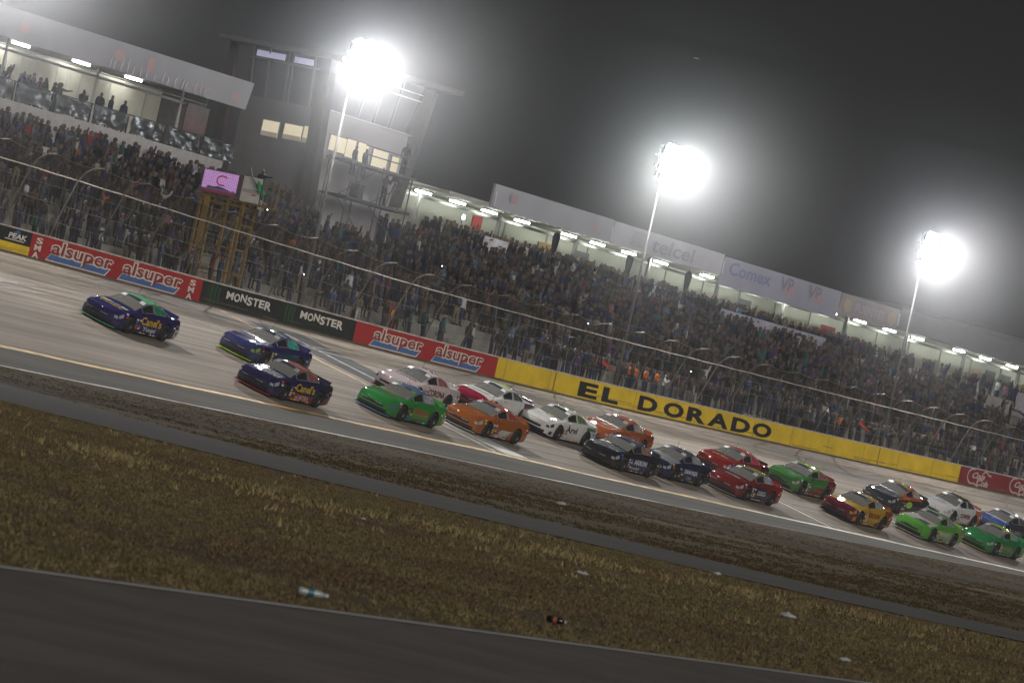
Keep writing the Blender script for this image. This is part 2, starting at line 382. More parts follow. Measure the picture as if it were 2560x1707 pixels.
straw, olive, brown, dull, green = (.28, .22, .11), (.155, .128, .056), (.135, .088, .05), (.19, .145, .08), (.10, .10, .04)
tag(grass('grass', 80000, lambda g, n: fan(g, n, 38, 132, keepA), .045, [(brown, .30), (dull, .22), (olive, .25), (straw, .13), (green, .10)], 3, .8), 'dry patchy grass covering the infield beside the near road', 'grass', kind='stuff')
tag(grass('straw_grass', 7000, lambda g, n: fan(g, n, 70, 135, keepB), .12, [((.30, .24, .11), .55), (dull, .3), (olive, .15)], 4, 1.8), 'pale band of taller straw grass in front of the access road', 'grass', kind='stuff')
def liftC(g, n):
    p = fan(g, n, 125, 330, keepC)
    for q in p:
        v = Vector((q[0], q[1], 0)) - O; s_, w_ = v.dot(T), -v.dot(B); q[2] = zsurf(s_, w_) if w_ > 22 else 0
    return p
tag(grass('verge_grass', 30000, liftC, .06, [((.075, .042, .014), .40), ((.085, .056, .018), .25), ((.060, .050, .013), .35)], 5, 1.5), 'low brown grass on the verge between access road and track apron', 'grass', kind='stuff')  # blade browns darkened too, imitating ground the floodlights don't reach

# ------------------------------------------------------------------ barrier wall with painted banners
S0W, S1W = -110, 310
wall = thing('barrier_wall', 'long concrete barrier wall along the outside of the track with painted sponsor panels', 'wall', 0, 0, 0)
def wseg(s0, s1, dface, f0, f1, n=None):
    n = n or max(2, int(abs(s1 - s0) / 1.5)); P = []
    for i in range(n + 1):
        s_ = s0 + (s1 - s0) * i / n; z0 = zbot(s_)
        P.append([(s_, dface, z0 + 1.17 * f0), (s_, dface, z0 + 1.17 * f1)])
    return P
M_wall = mat('wall_concrete', (.42, .40, .36), .85, var=.2, scale=1.2)
M_wyel = mat('wall_yellow', (.70, .49, .025), .75, var=.14, scale=.8)
M_wred = mat('wall_red', (.36, .024, .026), .7, var=.10, scale=.9)
M_wblk = mat('wall_black', (.018, .022, .022), .6, var=.2)
M_wcok = mat('wall_maroon', (.22, .022, .030), .7, var=.10, scale=.9)
m = MB(); P = []
for i in range(211):
    s_ = S0W + 2 * i; zb, zt_ = zbot(s_) - .4, ztop(s_)
    P.append([(s_, 0, zb), (s_, 0, zt_), (s_, .38, zt_), (s_, .38, zb)])
m.grid(P).build('wall_body', M_wall, wall)
# pale coping strips, one per panel run
for k in range(int((S1W - S0W) / 6)):
    a = S0W + 6 * k
    mm = MB(); q = []
    for i in range(5):
        s_ = a + (6 - .03) * i / 4; z_ = ztop(s_); q.append([(s_, -.012, z_ - .055), (s_, -.012, z_ + .012), (s_, .39, z_ + .012)])
    mm.grid(q).build('coping', mat('coping_paint', (.50, .46, .42), .8, var=.3, scale=1.5), wall)
def panel(nm, s0, s1, mt, f0=0.0, f1=.95, dd=-.004): return MB().grid(wseg(s0, s1, dd, f0, f1)).build(nm, mt, wall)
panel('painted_panel', -110, -46, M_wyel)
panel('painted_panel', -46, -.15, M_wyel, 0, .40)
panel('painted_panel', -46, -.15, M_wblk, .40, .95)
panel('painted_panel', -.15, 14.9, M_wred)
panel('painted_panel', 14.9, 29.8, M_wblk)
panel('painted_panel', 29.8, 44.9, M_wred)
panel('painted_panel', 44.9, 105.6, M_wyel)
panel('painted_panel', 105.6, 160, M_wcok)
panel('painted_panel', 160, 310, M_wyel)
# dirt along the foot of the wall
panel('grime_strip', -110, 310, mat('grime', (.13, .105, .07), .9, var=.4, scale=.7), 0, .07, -.008)
for js in (54.0 - 2.6, 79.0 + 14.4, -23):
    panel('panel_joint', js, js + .16, mat('joint_brown', (.24, .17, .05), .9), .05, .95, -.007)
for k in range(44):
    a_ = rnd.uniform(-20, 140); l_ = rnd.uniform(.8, 4.5); f_ = rnd.uniform(.10, .42)
    panel('tyre_scuff', a_, a_ + l_, mat('scuff_%d' % (k % 2), ((.10, .085, .06), (.20, .15, .07))[k % 2], .85, var=.5, scale=3), f_, f_ + rnd.uniform(.008, .03), -.0052)
for a_ in np.arange(-40, 150, 5.05): panel('panel_joint', float(a_), float(a_) + .035, mat('joint_thin', (.10, .08, .05), .9), .02, .94, -.0056)
def wtext(body, s0, f0, w, h, mt, dd, par=wall, nm='lettering', **k):
    sh = k.pop('slant', 0.0)
    me = text_mesh(body, w, h, lambda a, b: (s0 + a + sh * b, dd, zbot(s0 + a) + 1.17 * f0 + b), **k)
    me.materials.append(mt); return link(nm, me, par)
def wpoly(pts, s0, f0, mt, dd, nm='painted_shape'):
    m = MB(); m.poly([(s0 + a, dd, zbot(s0 + a) + 1.17 * f0 + b) for a, b in pts]); return m.build(nm, mt, wall)
M_off = mat('sign_white', (.68, .65, .60), .7, var=.1); M_blu = mat('sign_blue', (.07, .15, .36), .7, var=.1); M_blk = mat('sign_black', (.012, .014, .018), .6)
M_rlet = mat('sign_red', (.27, .03, .03), .7); M_gclaw = mat('sign_green', (.022, .085, .026), .6); M_gdk = mat('sign_dark_green', (.022, .05, .03), .6)
def alsuper(s0, wd):
    wpoly([(-.30, .10), (wd - .35, .10), (wd + .05, .47), (.10, .47)], s0, 0, M_off, -.010)
    wpoly([(-.18, .15), (wd - .42, .15), (wd - .08, .42), (.08, .42)], s0, 0, M_blu, -.013)
    wtext('alsuper', s0 - .10, .16, wd + .20, .90, M_off, -.022, bold=.075, slant=.14)
    wtext('alsuper', s0, .215, wd, .78, M_rlet, -.034, bold=.012, slant=.14)
alsuper(1.55, 5.2); alsuper(7.75, 5.2); alsuper(31.7, 5.0); alsuper(38.2, 5.0)
for s0 in (.25, 13.75):
    for k, ch in enumerate('AMS'):
        wtext(ch, s0 - .06 * (2 - k), .06 + .28 * k, .55, .27, M_off, -.012, bold=.03)
def claw(s0):
    for k in range(3):
        a = .34 * k
        wpoly([(a, 1.02 - .03 * k), (a + .22, 1.05 - .03 * k), (a + .13, .62), (a + .17, .18), (a + .02, .12 + .05 * k), (a - .02, .6)], s0, .0, M_gclaw, -.010)
for s0 in (15.75, 22.85):
    claw(s0)
    x = 0.0
    for ch, w_, dy in zip('MONSTER', (.72, .60, .62, .55, .60, .55, .68), (.0, -.03, .02, -.05, -.02, -.02, -.06)):
        wtext(ch, s0 + 1.45 + x, .47 + dy, w_ * .9, .36 + abs(dy), M_off, -.012, bold=.03, slant=.05); x += w_
    wtext('ENERGY', s0 + 1.75, .27, 3.2, .16, M_gdk, -.012, spacing=1.4)
for s0 in (-2.05, -11.5, -21):
    wtext('PEAK', s0, .57, 1.5, .24, M_off, -.012, bold=.03, slant=.25)
    wpoly([(.35, .93), (.75, 1.08), (1.0, .93)], s0, 0, M_blu, -.012)
    wpoly([(-.25, .585), (1.35, .585), (1.35, .625), (-.22, .625)], s0, 0, M_off, -.012)
# EL DORADO, wide black capitals
sE = 54.3
for ch, a, w_ in (('E', 0, 2.6), ('L', 3.25, 2.3), ('D', 8.3, 2.7), ('O', 11.9, 2.9), ('R', 15.3, 2.8), ('A', 18.4, 3.1), ('D', 21.9, 2.8), ('O', 25.1, 2.9)):
    a2, w2 = a * .865, w_ * .865
    wtext(ch, sE + a2, .14, w2, .80, M_blk, -.010, bold=.045)
# slanted script on the maroon panel
def ell(cx, cy, rx, ry, a0, a1, n=10): return [(cx + rx * math.cos(R(a0 + (a1 - a0) * i / n)), cy + ry * math.sin(R(a0 + (a1 - a0) * i / n))) for i in range(n + 1)]
M_scr = mat('script_white', (.50, .44, .42), .7)
for s0 in (106.5, 113.2, 119.9, 126.6):
    wtext('Coca', s0 + .95, .46, 2.0, .40, M_scr, -.012, bold=.035, slant=.75, spacing=.85)
    wtext('Cola', s0 + 1.75, .12, 1.9, .40, M_scr, -.012, bold=.035, slant=.75, spacing=.85)
    for pts, wd in ((ell(1.15, .62, .80, .46, 78, 262), .12), ([(1.05, .17), (1.5, .20), (1.9, .12), (2.1, .02)], .09), ([(2.55, .82), (2.8, 1.0), (3.2, 1.03), (3.55, .86), (3.95, .84)], .10), (ell(2.35, .33, .42, .26, 60, 250), .10)):
        v, f = stroke2d(pts, wd); me = bpy.data.meshes.new('swash'); me.from_pydata([(s0 + p[0], -.014, zbot(s0 + p[0]) + .03 + p[1]) for p in v], [], f); me.materials.append(M_scr); link('swash', me, wall)

# ------------------------------------------------------------------ catch fence
def hfac(s): return float(np.interp(s, [-60, -5, 33, 60, 115, 300], [1.0, 1.0, .86, .86, .83, .8]))
PROF = [(.20, 0.0), (.02, .7), (-.22, 1.5), (-.48, 2.25), (-.66, 2.78), (-.95, 3.2), (-1.35, 3.46), (-1.85, 3.55)]
fence = thing('catch_fence', 'tall wire catch fence with posts curving over the track above the barrier wall', 'fence', 0, 0, 0)
M_post = mat('post_steel', (.075, .068, .06), .65, var=.15)
M_cable = mat('cable_steel', (.55, .50, .44), .35, metal=.6)
def mesh_mat(name, fac, col):
    m, n, b = new_mat(name); n.nodes.remove(b)
    t = n.nodes.new('ShaderNodeBsdfTransparent'); d = n.nodes.new('ShaderNodeBsdfDiffuse'); d.inputs[0].default_value = (*col, 1)
    mx = n.nodes.new('ShaderNodeMixShader'); tc = n.nodes.new('ShaderNodeTexCoord'); nz = n.nodes.new('ShaderNodeTexNoise'); nz.inputs['Scale'].default_value = .9; nz.inputs['Detail'].default_value = 3
    mr = n.nodes.new('ShaderNodeMapRange'); mr.inputs[3].default_value = fac * .6; mr.inputs[4].default_value = fac * 1.4
    n.links.new(tc.outputs['Object'], nz.inputs['Vector']); n.links.new(nz.outputs[0], mr.inputs[0]); n.links.new(mr.outputs[0], mx.inputs[0])
    n.links.new(t.outputs[0], mx.inputs[1]); n.links.new(d.outputs[0], mx.inputs[2]); n.links.new(mx.outputs[0], n.nodes['Material Output'].inputs['Surface'])
    return m
M_net = mesh_mat('wire_mesh', .15, (.17, .16, .145)); M_net2 = mesh_mat('wire_mesh_overhang', .36, (.15, .13, .108))
PS = [-34 + 3.95 * i for i in range(52)]
def fp(s, i, sag=0.0):
    d, z = PROF[i]; h = hfac(s); return (s, d, ztop(s) + z * h - sag)
for i, s_ in enumerate(PS):
    MB().tube([fp(s_, k) for k in range(len(PROF))], .042, 6).build('fence_post', M_post, fence, smooth=True)
    if i == len(PS) - 1: break
    s2 = PS[i + 1]; lo = []; hi = []
    for k in range(7):
        a = s_ + (s2 - s_) * k / 6; sg = .16 * (1 - (2 * k / 6 - 1) ** 2)
        lo.append([fp(a, q) for q in range(5)]); hi.append([fp(a, q, sg * max(0, q - 4) / 3) for q in range(4, 8)])
    MB().grid(lo).build('mesh_panel', M_net, fence); MB().grid(hi).build('overhang_mesh', M_net2, fence)
    MB().tube([h_[-1] for h_ in hi], .016, 4).build('top_wire', mat('top_wire', (.20, .17, .135), .5, metal=.4), fence)
for q, r_, f_ in ((4, .030, None), (3, .010, None), (2, .012, None), (1, .010, None)):
    MB().tube([(lambda p: (p[0], p[1] - .05, p[2] - .02 * math.sin((s_ - PS[0]) / 3.95 * math.pi) ** 2))(fp(s_, q)) for s_ in np.linspace(PS[0], PS[-1], 205)], r_, 5).build('cable', M_cable if q == 4 else M_post, fence)

# ------------------------------------------------------------------ terrace behind the wall and seating steps
m = MB(); P = [[(-130 + 10 * i, .38, ztop(-130 + 10 * i) - .32), (-130 + 10 * i, 3.2, 5.45)] for i in range(46)]
tag(m.grid(P).build('concourse', M_conc, **FR), kind='structure')
stand = thing('grandstand', 'long stepped concrete grandstand behind the catch fence', 'grandstand', 0, 0, 0)
for k in range(12):
    d0 = 3.2 + .8 * k; z0 = zrow(d0)
    MB().box(-130, 320, d0, d0 + .83, z0 - .6, z0 + .21).build('step', M_conc, stand)
MB().box(-130, 320, 12.8, 40, 6, zrow(12.8) + .1).build('upper_deck', M_conc, stand)
# aisle stairs and handrails in the seating
for s_ in (-18, 5, 24, 47, 70, 93, 116, 139):
    for k in range(24):
        d0 = 3.2 + .4 * k
        MB().box(s_ - .55, s_ + .55, d0 - .02, d0 + .42, zrow(d0) - .1, zrow(d0) + .225).build('stair', mat('stair_concrete', (.21, .20, .18), .85, var=.15), stand)
for s_ in (39.5, 66, 88, 104, 112):
    MB().tube([(s_, 4, zrow(4)), (s_, 4, zrow(4) + 1.05), (s_, 8.5, zrow(8.5) + 1.05), (s_, 8.5, zrow(8.5))], .03, 5).build('handrail', mat('rail_pale', (.12, .12, .115), .6), stand)

# ------------------------------------------------------------------ spectator box building (first stand)
M_tarp = mat('tarp_lilac', (.29, .28, .32), .42, var=.10, scale=.5, bump=.35, bscale=1.6)
M_shed = mat('shed_grey', (.16, .155, .16), .6, var=.15)
M_cream = mat('wall_cream', (.50, .49, .42), .8, var=.1)
M_lampw = mat('tube_lamp', (.9, .9, .85), .5, emit=(1.0, .98, .90), es=42.0)
M_glass = mat('window_glass', (.10, .105, .12), .08, spec=.8)
bx = thing('box_building', 'long roofed spectator box with pale tarpaulin fascia and lit interior beside the tower', 'building', 0, 0, 0)
a0, a1 = -75.0, 33.9
MB().box(a0, 35.0, 12.75, 13.0, 10.6, 12.36).build('parapet_wall', mat('parapet_white', (.46, .44, .45), .8, var=.12), bx)
MB().box(a0, 33.4, 13.0, 19.5, 12.0, 12.25).build('floor_slab', M_conc, bx)
MB().box(a0, 33.4, 19.3, 19.5, 12.25, 15.4).build('back_wall', M_cream, bx)
MB().box(33.2, 33.4, 13.4, 19.3, 12.25, 15.4).build('end_wall', M_shed, bx)
MB().box(a0, a1, 11.6, 19.6, 15.35, 15.5).build('roof', M_shed, bx)
MB().hexa([(a0, 11.45, 15.10), (a1, 11.45, 15.10), (a1, 11.6, 15.10), (a0, 11.6, 15.10), (a0, 11.40, 16.52), (a1 + .25, 11.40, 16.52), (a1 + .25, 11.55, 16.52), (a0, 11.55, 16.52)]).build('fascia_banner', M_tarp, bx)
for s_ in (-10, -2, 6.0, 14.2, 22.5, 30.6):
    MB().box(s_ - .05, s_ + .05, 13.15, 13.25, 12.25, 15.35).build('column', mat('column_grey', (.35, .35, .34), .5), bx)
MB().box(a0, 33.0, 13.2, 13.32, 14.62, 14.74).build('beam', mat('beam_pale', (.5, .5, .5), .5), bx)
MB().box(a0, 33.0, 13.18, 13.3, 14.88, 14.93).build('beam', mat('beam_pale', (.5, .5, .5), .5), bx)
for s_ in (17.4, 18.6, 19.9, 21.3, 23.2, 24.2, 25.4, 27.0, 28.2, 29.6, 31.6):
    MB().box(s_ - .04, s_ + .04, 16.0, 16.08, 12.25, 15.0).build('mullion', mat('mullion', (.42, .42, .40), .5), bx)
MB().box(16.8, 33.1, 16.02, 16.05, 12.25, 15.2).build('glazing', mat('box_glazing_glow', (.33, .33, .28), .35, var=.3, scale=.8, emit=(1.0, .93, .72), es=.10), bx)  # faint emission on the glazing stands in for light from the room
for s_ in (-15.0, -9.0, -3, 3.5, 8.5, 13.4, 18.4, 24.0, 29.0):
    MB().box(s_ - .7, s_ + .7, 16.9 if s_ < 16 else 15.2, 17.06 if s_ < 16 else 15.36, 15.24, 15.33).build('ceiling_lamp', M_lampw, bx)
MB().box(13.0, 15.4, 19.22, 19.28, 13.0, 15.0).build('lit_doorway', mat('lit_doorway', (.9, .9, .8), .6, emit=(1, .98, .84), es=1.6), bx)
MB().box(31.0, 33.15, 13.05, 13.12, 12.95, 14.75).build('red_banner', mat('dark_red_banner', (.11, .018, .022), .45, var=.4, scale=2, bump=.3, bscale=6), bx)
# faint prints on the fascia tarp
for s_, z_, w_, h_, c in ((12.3, 15.55, .8, .5, (.42, .27, .30)), (20.8, 15.6, .9, .55, (.44, .27, .28)), (23.9, 15.5, .7, .75, (.46, .26, .26)), (28.5, 15.45, 2.3, .22, (.42, .30, .33)), (32.3, 15.3, .9, .55, (.44, .28, .29))):
    v, f = text2d('e' if w_ < 1 else 'vive', w_, h_, bold=.05)
    me = bpy.data.meshes.new('print'); me.from_pydata([(s_ + a, 11.445 - .0352 * (z_ + b - 15.1) - .006, z_ + b) for a, b in v], [], f); me.materials.append(mat('print_%d' % int(s_), c, .45)); link('fascia_print', me, bx)
# tarp creases, with their wet-like glints put into the pale colour
for k in range(16):
    s_ = 20.5 + k * .62 + rnd.uniform(-.2, .2); h_ = rnd.uniform(.25, .8)
    MB().tube([(s_, 11.43, 15.13), (s_ + rnd.uniform(.0, .12), 11.425, 15.13 + h_ * .6), (s_ + rnd.uniform(.0, .2), 11.41, 15.13 + h_)], [.05, .035, .008], 5).build('tarp_crease_glint', mat('crease_glint', (.62, .62, .66), .2), bx, smooth=True)
# silver foil sheets hung along the rail
M_foil = mat('silver_foil', (.17, .175, .19), .34, metal=.75, bump=.6, bscale=6)
rail = thing('box_railing', 'dark rail with posts along the front edge of the spectator box', 'railing', 0, 0, 0)
MB().box(a0, 34.6, 12.83, 12.88, 13.28, 13.34).build('rail', mat('rail_dark', (.03, .03, .035), .6), rail)
FOILS = [-16.4, -12.9, -9.4, -5.9, -2.4, 1.1, 4.6, 8.1, 11.7, 15.2, 18.7, 22.2, 25.7, 29.2, 32.7]
names = ['first', 'second', 'third', 'fourth', 'fifth', 'sixth', 'seventh', 'eighth', 'ninth', 'tenth', 'eleventh', 'twelfth', 'thirteenth', 'fourteenth', 'fifteenth']
for s_ in FOILS: MB().box(s_ - .20, s_ - .12, 12.83, 12.88, 12.36, 13.28).build('rail_post', mat('rail_dark', (.03, .03, .035), .6), rail)
vis = [s_ for s_ in FOILS if s_ > 9]
for k, s_ in enumerate(FOILS):
    P = []
    for i in range(31):
        row = []
        for j in range(15):
            u, v = i / 30, j / 14
            sag = .10 * (1 - (2 * u - 1) ** 2) * v ** 3
            row.append((s_ + 3.1 * u, 12.74 - .11 * mnoise.noise(Vector((u * 4.5 + k * 7.1, v * 3.0, k * 1.7))) - .05 * mnoise.noise(Vector((u * 13 + k, v * 9, k))), 12.40 + .92 * v - sag * (.4 + .6 * ((k * 3) % 4) / 3) + .03 * math.sin(9 * u + k) * (1 - v)))
        P.append(row)
    lb = 'crumpled silver foil sheet on the box rail, ' + ('%s from the tower end' % names[len(FOILS) - 1 - k] if k < len(FOILS) - 1 else 'the one next to the tower')
    o = MB().grid(P).build('foil_sheet', M_foil, **FR, smooth=True); tag(o, lb, 'foil sheet', 'silver foil sheets along the box rail')
# ------------------------------------------------------------------ control tower
M_tw = mat('tower_grey', (.135, .128, .13), .8, var=.15, scale=.5)
M_tww = mat('tower_pale', (.40, .385, .405), .8, var=.08, scale=.5)
M_tgl = mat('tower_glass', (.13, .13, .15), .10, spec=.7, var=.2, scale=.4)
M_litw = mat('lit_window', (.6, .56, .42), .6, emit=(1.0, .86, .58), es=.42)
M_fr = mat('tower_frame', (.19, .185, .20), .5); M_brown = mat('tower_fin', (.065, .052, .05), .75, var=.15)
tw = thing('control_tower', 'grey control tower with slanted glass top floor, lit windows and flat roof', 'tower', 0, 0, 0)
TS, TD = 43.0, 12.4
MB().box(TS, TS + 9.2, TD, 17.3, 10, 16.40).build('wall', M_tw, tw)
MB().box(TS + .45, TS + 9.3, TD - .05, TD - .003, 10, 16.38).build('front_wall', M_tww, tw)
MB().hexa([(TS - .25, 11.75, 10), (TS + .45, 11.75, 10), (TS + .45, 12.5, 10), (TS - .25, 12.5, 10), (TS - .25, 12.4, 19.1), (TS + .45, 12.4, 19.1), (TS + .45, 13.1, 19.1), (TS - .25, 13.1, 19.1)]).build('corner_column', M_brown, tw)
MB().hexa([(TS + .1, TD + .1, 16.4), (TS + 9.0, TD + .1, 16.4), (TS + 9.0, 17.1, 16.4), (TS + .1, 17.1, 16.4), (TS - .35, TD - .1, 19.0), (TS + 9.9, TD - .1, 19.2), (TS + 9.9, 17.4, 19.2), (TS - .35, 17.4, 19.0)]).build('glass_storey', M_tgl, tw)
MB().hexa([(TS - 1.2, 11.2, 19.02), (TS + 12.3, 11.2, 19.22), (TS + 12.3, 18.9, 19.22), (TS - 1.2, 18.9, 19.02), (TS - 1.2, 11.2, 19.26), (TS + 12.3, 11.2, 19.52), (TS + 12.3, 18.9, 19.52), (TS - 1.2, 18.9, 19.26)]).build('roof', mat('tower_roof', (.13, .12, .12), .7, var=.1), tw)
for d_ in (13.2, 14.55, 14.8, 16.0, 17.0):
    MB().hexa([(TS + .02, d_, 16.4), (TS + .10, d_, 16.4), (TS + .10, d_ + .1, 16.4), (TS + .02, d_ + .1, 16.4), (TS - .45, d_, 19.0), (TS - .36, d_, 19.0), (TS - .36, d_ + .1, 19.0), (TS - .45, d_ + .1, 19.0)]).build('mullion', M_fr, tw)
for z_ in (18.35,):
    MB().box(TS - .42, TS - .30, 12.9, 17.2, z_, z_ + .09).build('transom', M_fr, tw)
for k, (d0, d1) in enumerate(((15.1, 16.85), (13.3, 14.5))):
    MB().box(TS - .40, TS - .33, d0, d1, 18.50, 18.82).build('clerestory_pane', mat('clerestory', (.5, .5, .6), .3, emit=(.72, .72, 1.0), es=.36), tw)
for s_ in (2.0, 3.7, 5.4, 7.2):
    MB().hexa([(TS + s_, TD + .0, 16.4), (TS + s_ + .1, TD + .0, 16.4), (TS + s_ + .1, TD + .08, 16.4), (TS + s_, TD + .08, 16.4), (TS + s_ + .2, TD - .22, 19.1), (TS + s_ + .3, TD - .22, 19.1), (TS + s_ + .3, TD - .12, 19.1), (TS + s_ + .2, TD - .12, 19.1)]).build('mullion', M_fr, tw)
for z_ in (18.3, 18.65): MB().box(TS + 5.6, TS + 9.6, TD - .26, TD - .2, z_, z_ + .06).build('louvre', mat('louvre_pale', (.5, .5, .54), .5), tw)
for (d0, d1, z0, z1) in ((14.75, 15.75, 14.46, 15.28), (13.3, 14.40, 14.50, 15.30), (12.45, 13.2, 14.50, 15.36)):
    f_ = MB().box(TS - .05, TS, d0 - .05, d1 + .05, z0 - .05, z1 + .05).build('window', M_fr, tw)
    MB().box(TS - .08, TS - .05, d0, d1, z0, z1).build('pane', M_litw, f_)
    MB().box(TS - .095, TS - .08, d0, d1, z0, z0 + .24).build('blind', mat('blind', (.38, .35, .27), .7, emit=(1, .86, .6), es=.10), f_)
for (x0, x1, z0, z1) in ((44.2, 45.9, 14.45, 15.25), (46.0, 46.9, 14.35, 15.3), (47.2, 48.3, 14.2, 15.3), (48.9, 50.5, 14.15, 15.2), (51.0, 51.7, 14.1, 15.1)):
    f_ = MB().box(x0 - .05, x1 + .05, TD - .12, TD - .05, z0 - .05, z1 + .05).build('window', M_fr, tw)
    MB().box(x0, x1, TD - .15, TD - .12, z0, z1).build('pane', M_litw, f_)
MB().box(TS + .5, TS + 9.4, TD - .2, TD - .003, 16.38, 16.48).build('ledge', mat('ledge_pale', (.42, .41, .42), .7), tw)
MB().hexa([(51.9, 12.0, 12.5), (52.6, 12.0, 12.5), (52.6, 12.7, 12.5), (51.9, 12.7, 12.5), (53.5, 12.0, 19.1), (53.9, 12.0, 19.1), (53.9, 12.7, 19.1), (53.5, 12.7, 19.1)]).build('leaning_fin', M_brown, tw)
MB().hexa([(42.6, 17.5, 10), (43.2, 17.5, 10), (43.2, 18.2, 10), (42.6, 18.2, 10), (42.6, 18.2, 19.0), (42.9, 18.2, 19.0), (42.9, 18.6, 19.0), (42.6, 18.6, 19.0)]).build('leaning_fin', M_brown, tw)
# scaffold platform in front of the pale wing
sf = thing('scaffold', 'steel scaffold with two decks against the pale tower wing', 'scaffold', 0, 0, 0)
M_sc = mat('scaffold_dark', (.05, .05, .05), .6)
for s_ in (43.6, 46.8, 50.0):
    for d_ in (10.2, 11.7): MB().tube([(s_, d_, zrow(d_)), (s_, d_, 14.2)], .04, 5).build('upright', M_sc, sf)
for z_ in (12.12, 13.98): MB().box(43.4, 50.3, 10.1, 11.8, z_, z_ + .13).build('deck', M_sc, sf)
MB().tube([(42.6, 10.15, 12.2), (46, 10.15, 13.9)], .03, 5).build('brace', M_sc, sf); MB().tube([(46, 10.15, 12.2), (50, 10.15, 13.9)], .03, 5).build('brace', M_sc, sf)
MB().tube([(42.6, 10.15, 12.0), (46, 10.15, 10.2)], .03, 5).build('brace', M_sc, sf); MB().tube([(46, 10.15, 12.0), (50, 10.15, 10.2)], .03, 5).build('brace', M_sc, sf)
for z_ in (14.62, 15.08): MB().tube([(44.5, 10.2, z_), (50.2, 10.2, z_)], .03, 5).build('guard_rail', M_sc, sf)
MB().box(43.6, 50.2, 12.26, 12.30, 10.4, 13.9).build('backing_sheet', mat('backing_sheet', (.40, .385, .40), .8, var=.15, scale=.7), sf)

# ------------------------------------------------------------------ second stand: roof with banners and fluorescent lamps
st = thing('covered_stand', 'roofed grandstand section with sponsor banners on its fascia and fluorescent lamps', 'grandstand', 0, 0, 0)
b0, b1 = 57.8, 190.0
MB().box(b0, b1, 12.8, 13.0, 10.6, 11.5).build('deck_edge', mat('deck_edge', (.30, .28, .27), .8, var=.2), st)
MB().box(b0, b1, 17.6, 17.8, 10.6, 14.6).build('back_wall', mat('back_wall_pale', (.62, .63, .55), .8, var=.10, scale=.4), st)
MB().box(b0, b1, 12.2, 17.9, 14.05, 14.2).build('roof', mat('soffit', (.42, .41, .37), .7, var=.1), st)
MB().box(b0, b1, 15.0, 15.16, 13.60, 13.74).build('beam', mat('beam_dark', (.10, .10, .10), .6), st)
for k, s_ in enumerate(np.arange(59.5, 188, 9.6)):
    MB().box(s_ - .09, s_ + .09, 14.9, 15.1, 10.7, 14.05).build('column', mat('column_dark', (.17, .17, .17), .6), st)
FN = [(62.3, 83.3), (83.5, 99.0), (99.2, 113.6), (113.8, 118.6)]
def fasc(s0, s1, z0, z1, mt, nm='fascia_banner', d=12.0):
    return MB().hexa([(s0, d, z0), (s1, d, z0), (s1, d + .15, z0), (s0, d + .15, z0), (s0, d - .05, z1), (s1, d - .05, z1), (s1, d + .1, z1), (s0, d + .1, z1)]).build(nm, mt, st)
fasc(62.3, 77.0, 13.95, 15.28, mat('tarp_grey', (.33, .325, .365), .45, var=.1, scale=.5, bump=.3, bscale=1.2))
fasc(77.1, 91.9, 13.95, 15.24, mat('tarp_white', (.43, .42, .47), .5, var=.12, scale=.4, bump=.3, bscale=1.0))
fasc(92.0, 109.0, 13.42, 15.14, mat('tarp_lilac2', (.30, .295, .38), .55, var=.06, scale=.5, bump=.2))
fasc(109.1, 118.2, 13.75, 15.12, mat('tarp_mauve', (.33, .285, .30), .55, var=.10, scale=.6, bump=.2))
fasc(118.3, 190, 13.9, 15.25, mat('fascia_bare', (.15, .15, .165), .6, var=.15, scale=.3), 'bare_fascia')
MB().hexa([(118.3, 14, 15.2), (190, 14, 15.2), (190, 18, 15.2), (118.3, 18, 15.2), (124, 15, 15.7), (190, 15, 16.4), (190, 18, 16.4), (124, 18, 15.7)]).build('roof_ridge', M_shed, st)
def ftext(body, s0, z0, w_, h_, c, **k):
    sl = k.pop('slant', 0.0)
    me = text_mesh(body, w_, h_, lambda a, b: (s0 + a + sl * b, 11.985 - .05 * (z0 + b - 13.4) / 1.3 - .012, z0 + b), **k)
    me.materials.append(mat('banner_ink_%s' % body.lower(), c, .55)); link('banner_lettering', me, st)
for k in range(7):
    MB().box(79.3 + .07 * k, 81.5 + .07 * k, 11.93, 11.935, 14.18 + .13 * k, 14.23 + .13 * k).build('banner_stripe', mat('stripe_lilac', (.25, .24, .33), .55), st)
ftext('telcel', 82.2, 14.15, 5.6, .86, (.29, .28, .37), bold=.02, slant=.15)
ftext('Comex', 92.8, 14.15, 6.0, .80, (.17, .19, .36), bold=.025)
for s0 in (100.2, 104.3):
    m = MB(); m.poly([(s0 + 1.3 + .95 * math.cos(a), 11.94, 14.35 + .36 * math.sin(a)) for a in np.linspace(0, 2 * math.pi, 20)[:-1]]); m.build('banner_oval', mat('oval_rose', (.38, .24, .28), .55), st)
    ftext('VP', s0 - .1, 14.15, 1.9, .85, (.20, .17, .24), bold=.03)
for s0 in (109.5, 116.4):
    m = MB(); m.poly([(s0 + .65 + .62 * math.cos(a), 11.94, 14.42 + .42 * math.sin(a)) for a in np.linspace(0, 2 * math.pi, 20)[:-1]]); m.build('banner_disc', mat('disc_gold', (.42, .34, .24), .55), st)
ftext('FUENTES', 111.4, 14.15, 4.5, .55, (.40, .37, .43), bold=.03)
ftext('e', 64.2, 14.5, .9, .55, (.40, .29, .30), bold=.05); ftext('E', 74.6, 14.2, 1.0, .6, (.38, .32, .31), bold=.05)
# bright rope ties along fascia edges
for s_ in np.arange(63.2, 78, .95):
    MB().box(s_, s_ + .35, 11.92, 11.96, 13.92, 13.96).build('tie', mat('tie_white', (.75, .75, .75), .4), st)
for s_ in (62.5, 76.9, 91.9, 118.1): MB().box(s_ - .05, s_ + .05, 11.90, 11.93, 14.1, 14.9).build('banner_edge', mat('edge_white', (.6, .58, .64), .35), st)
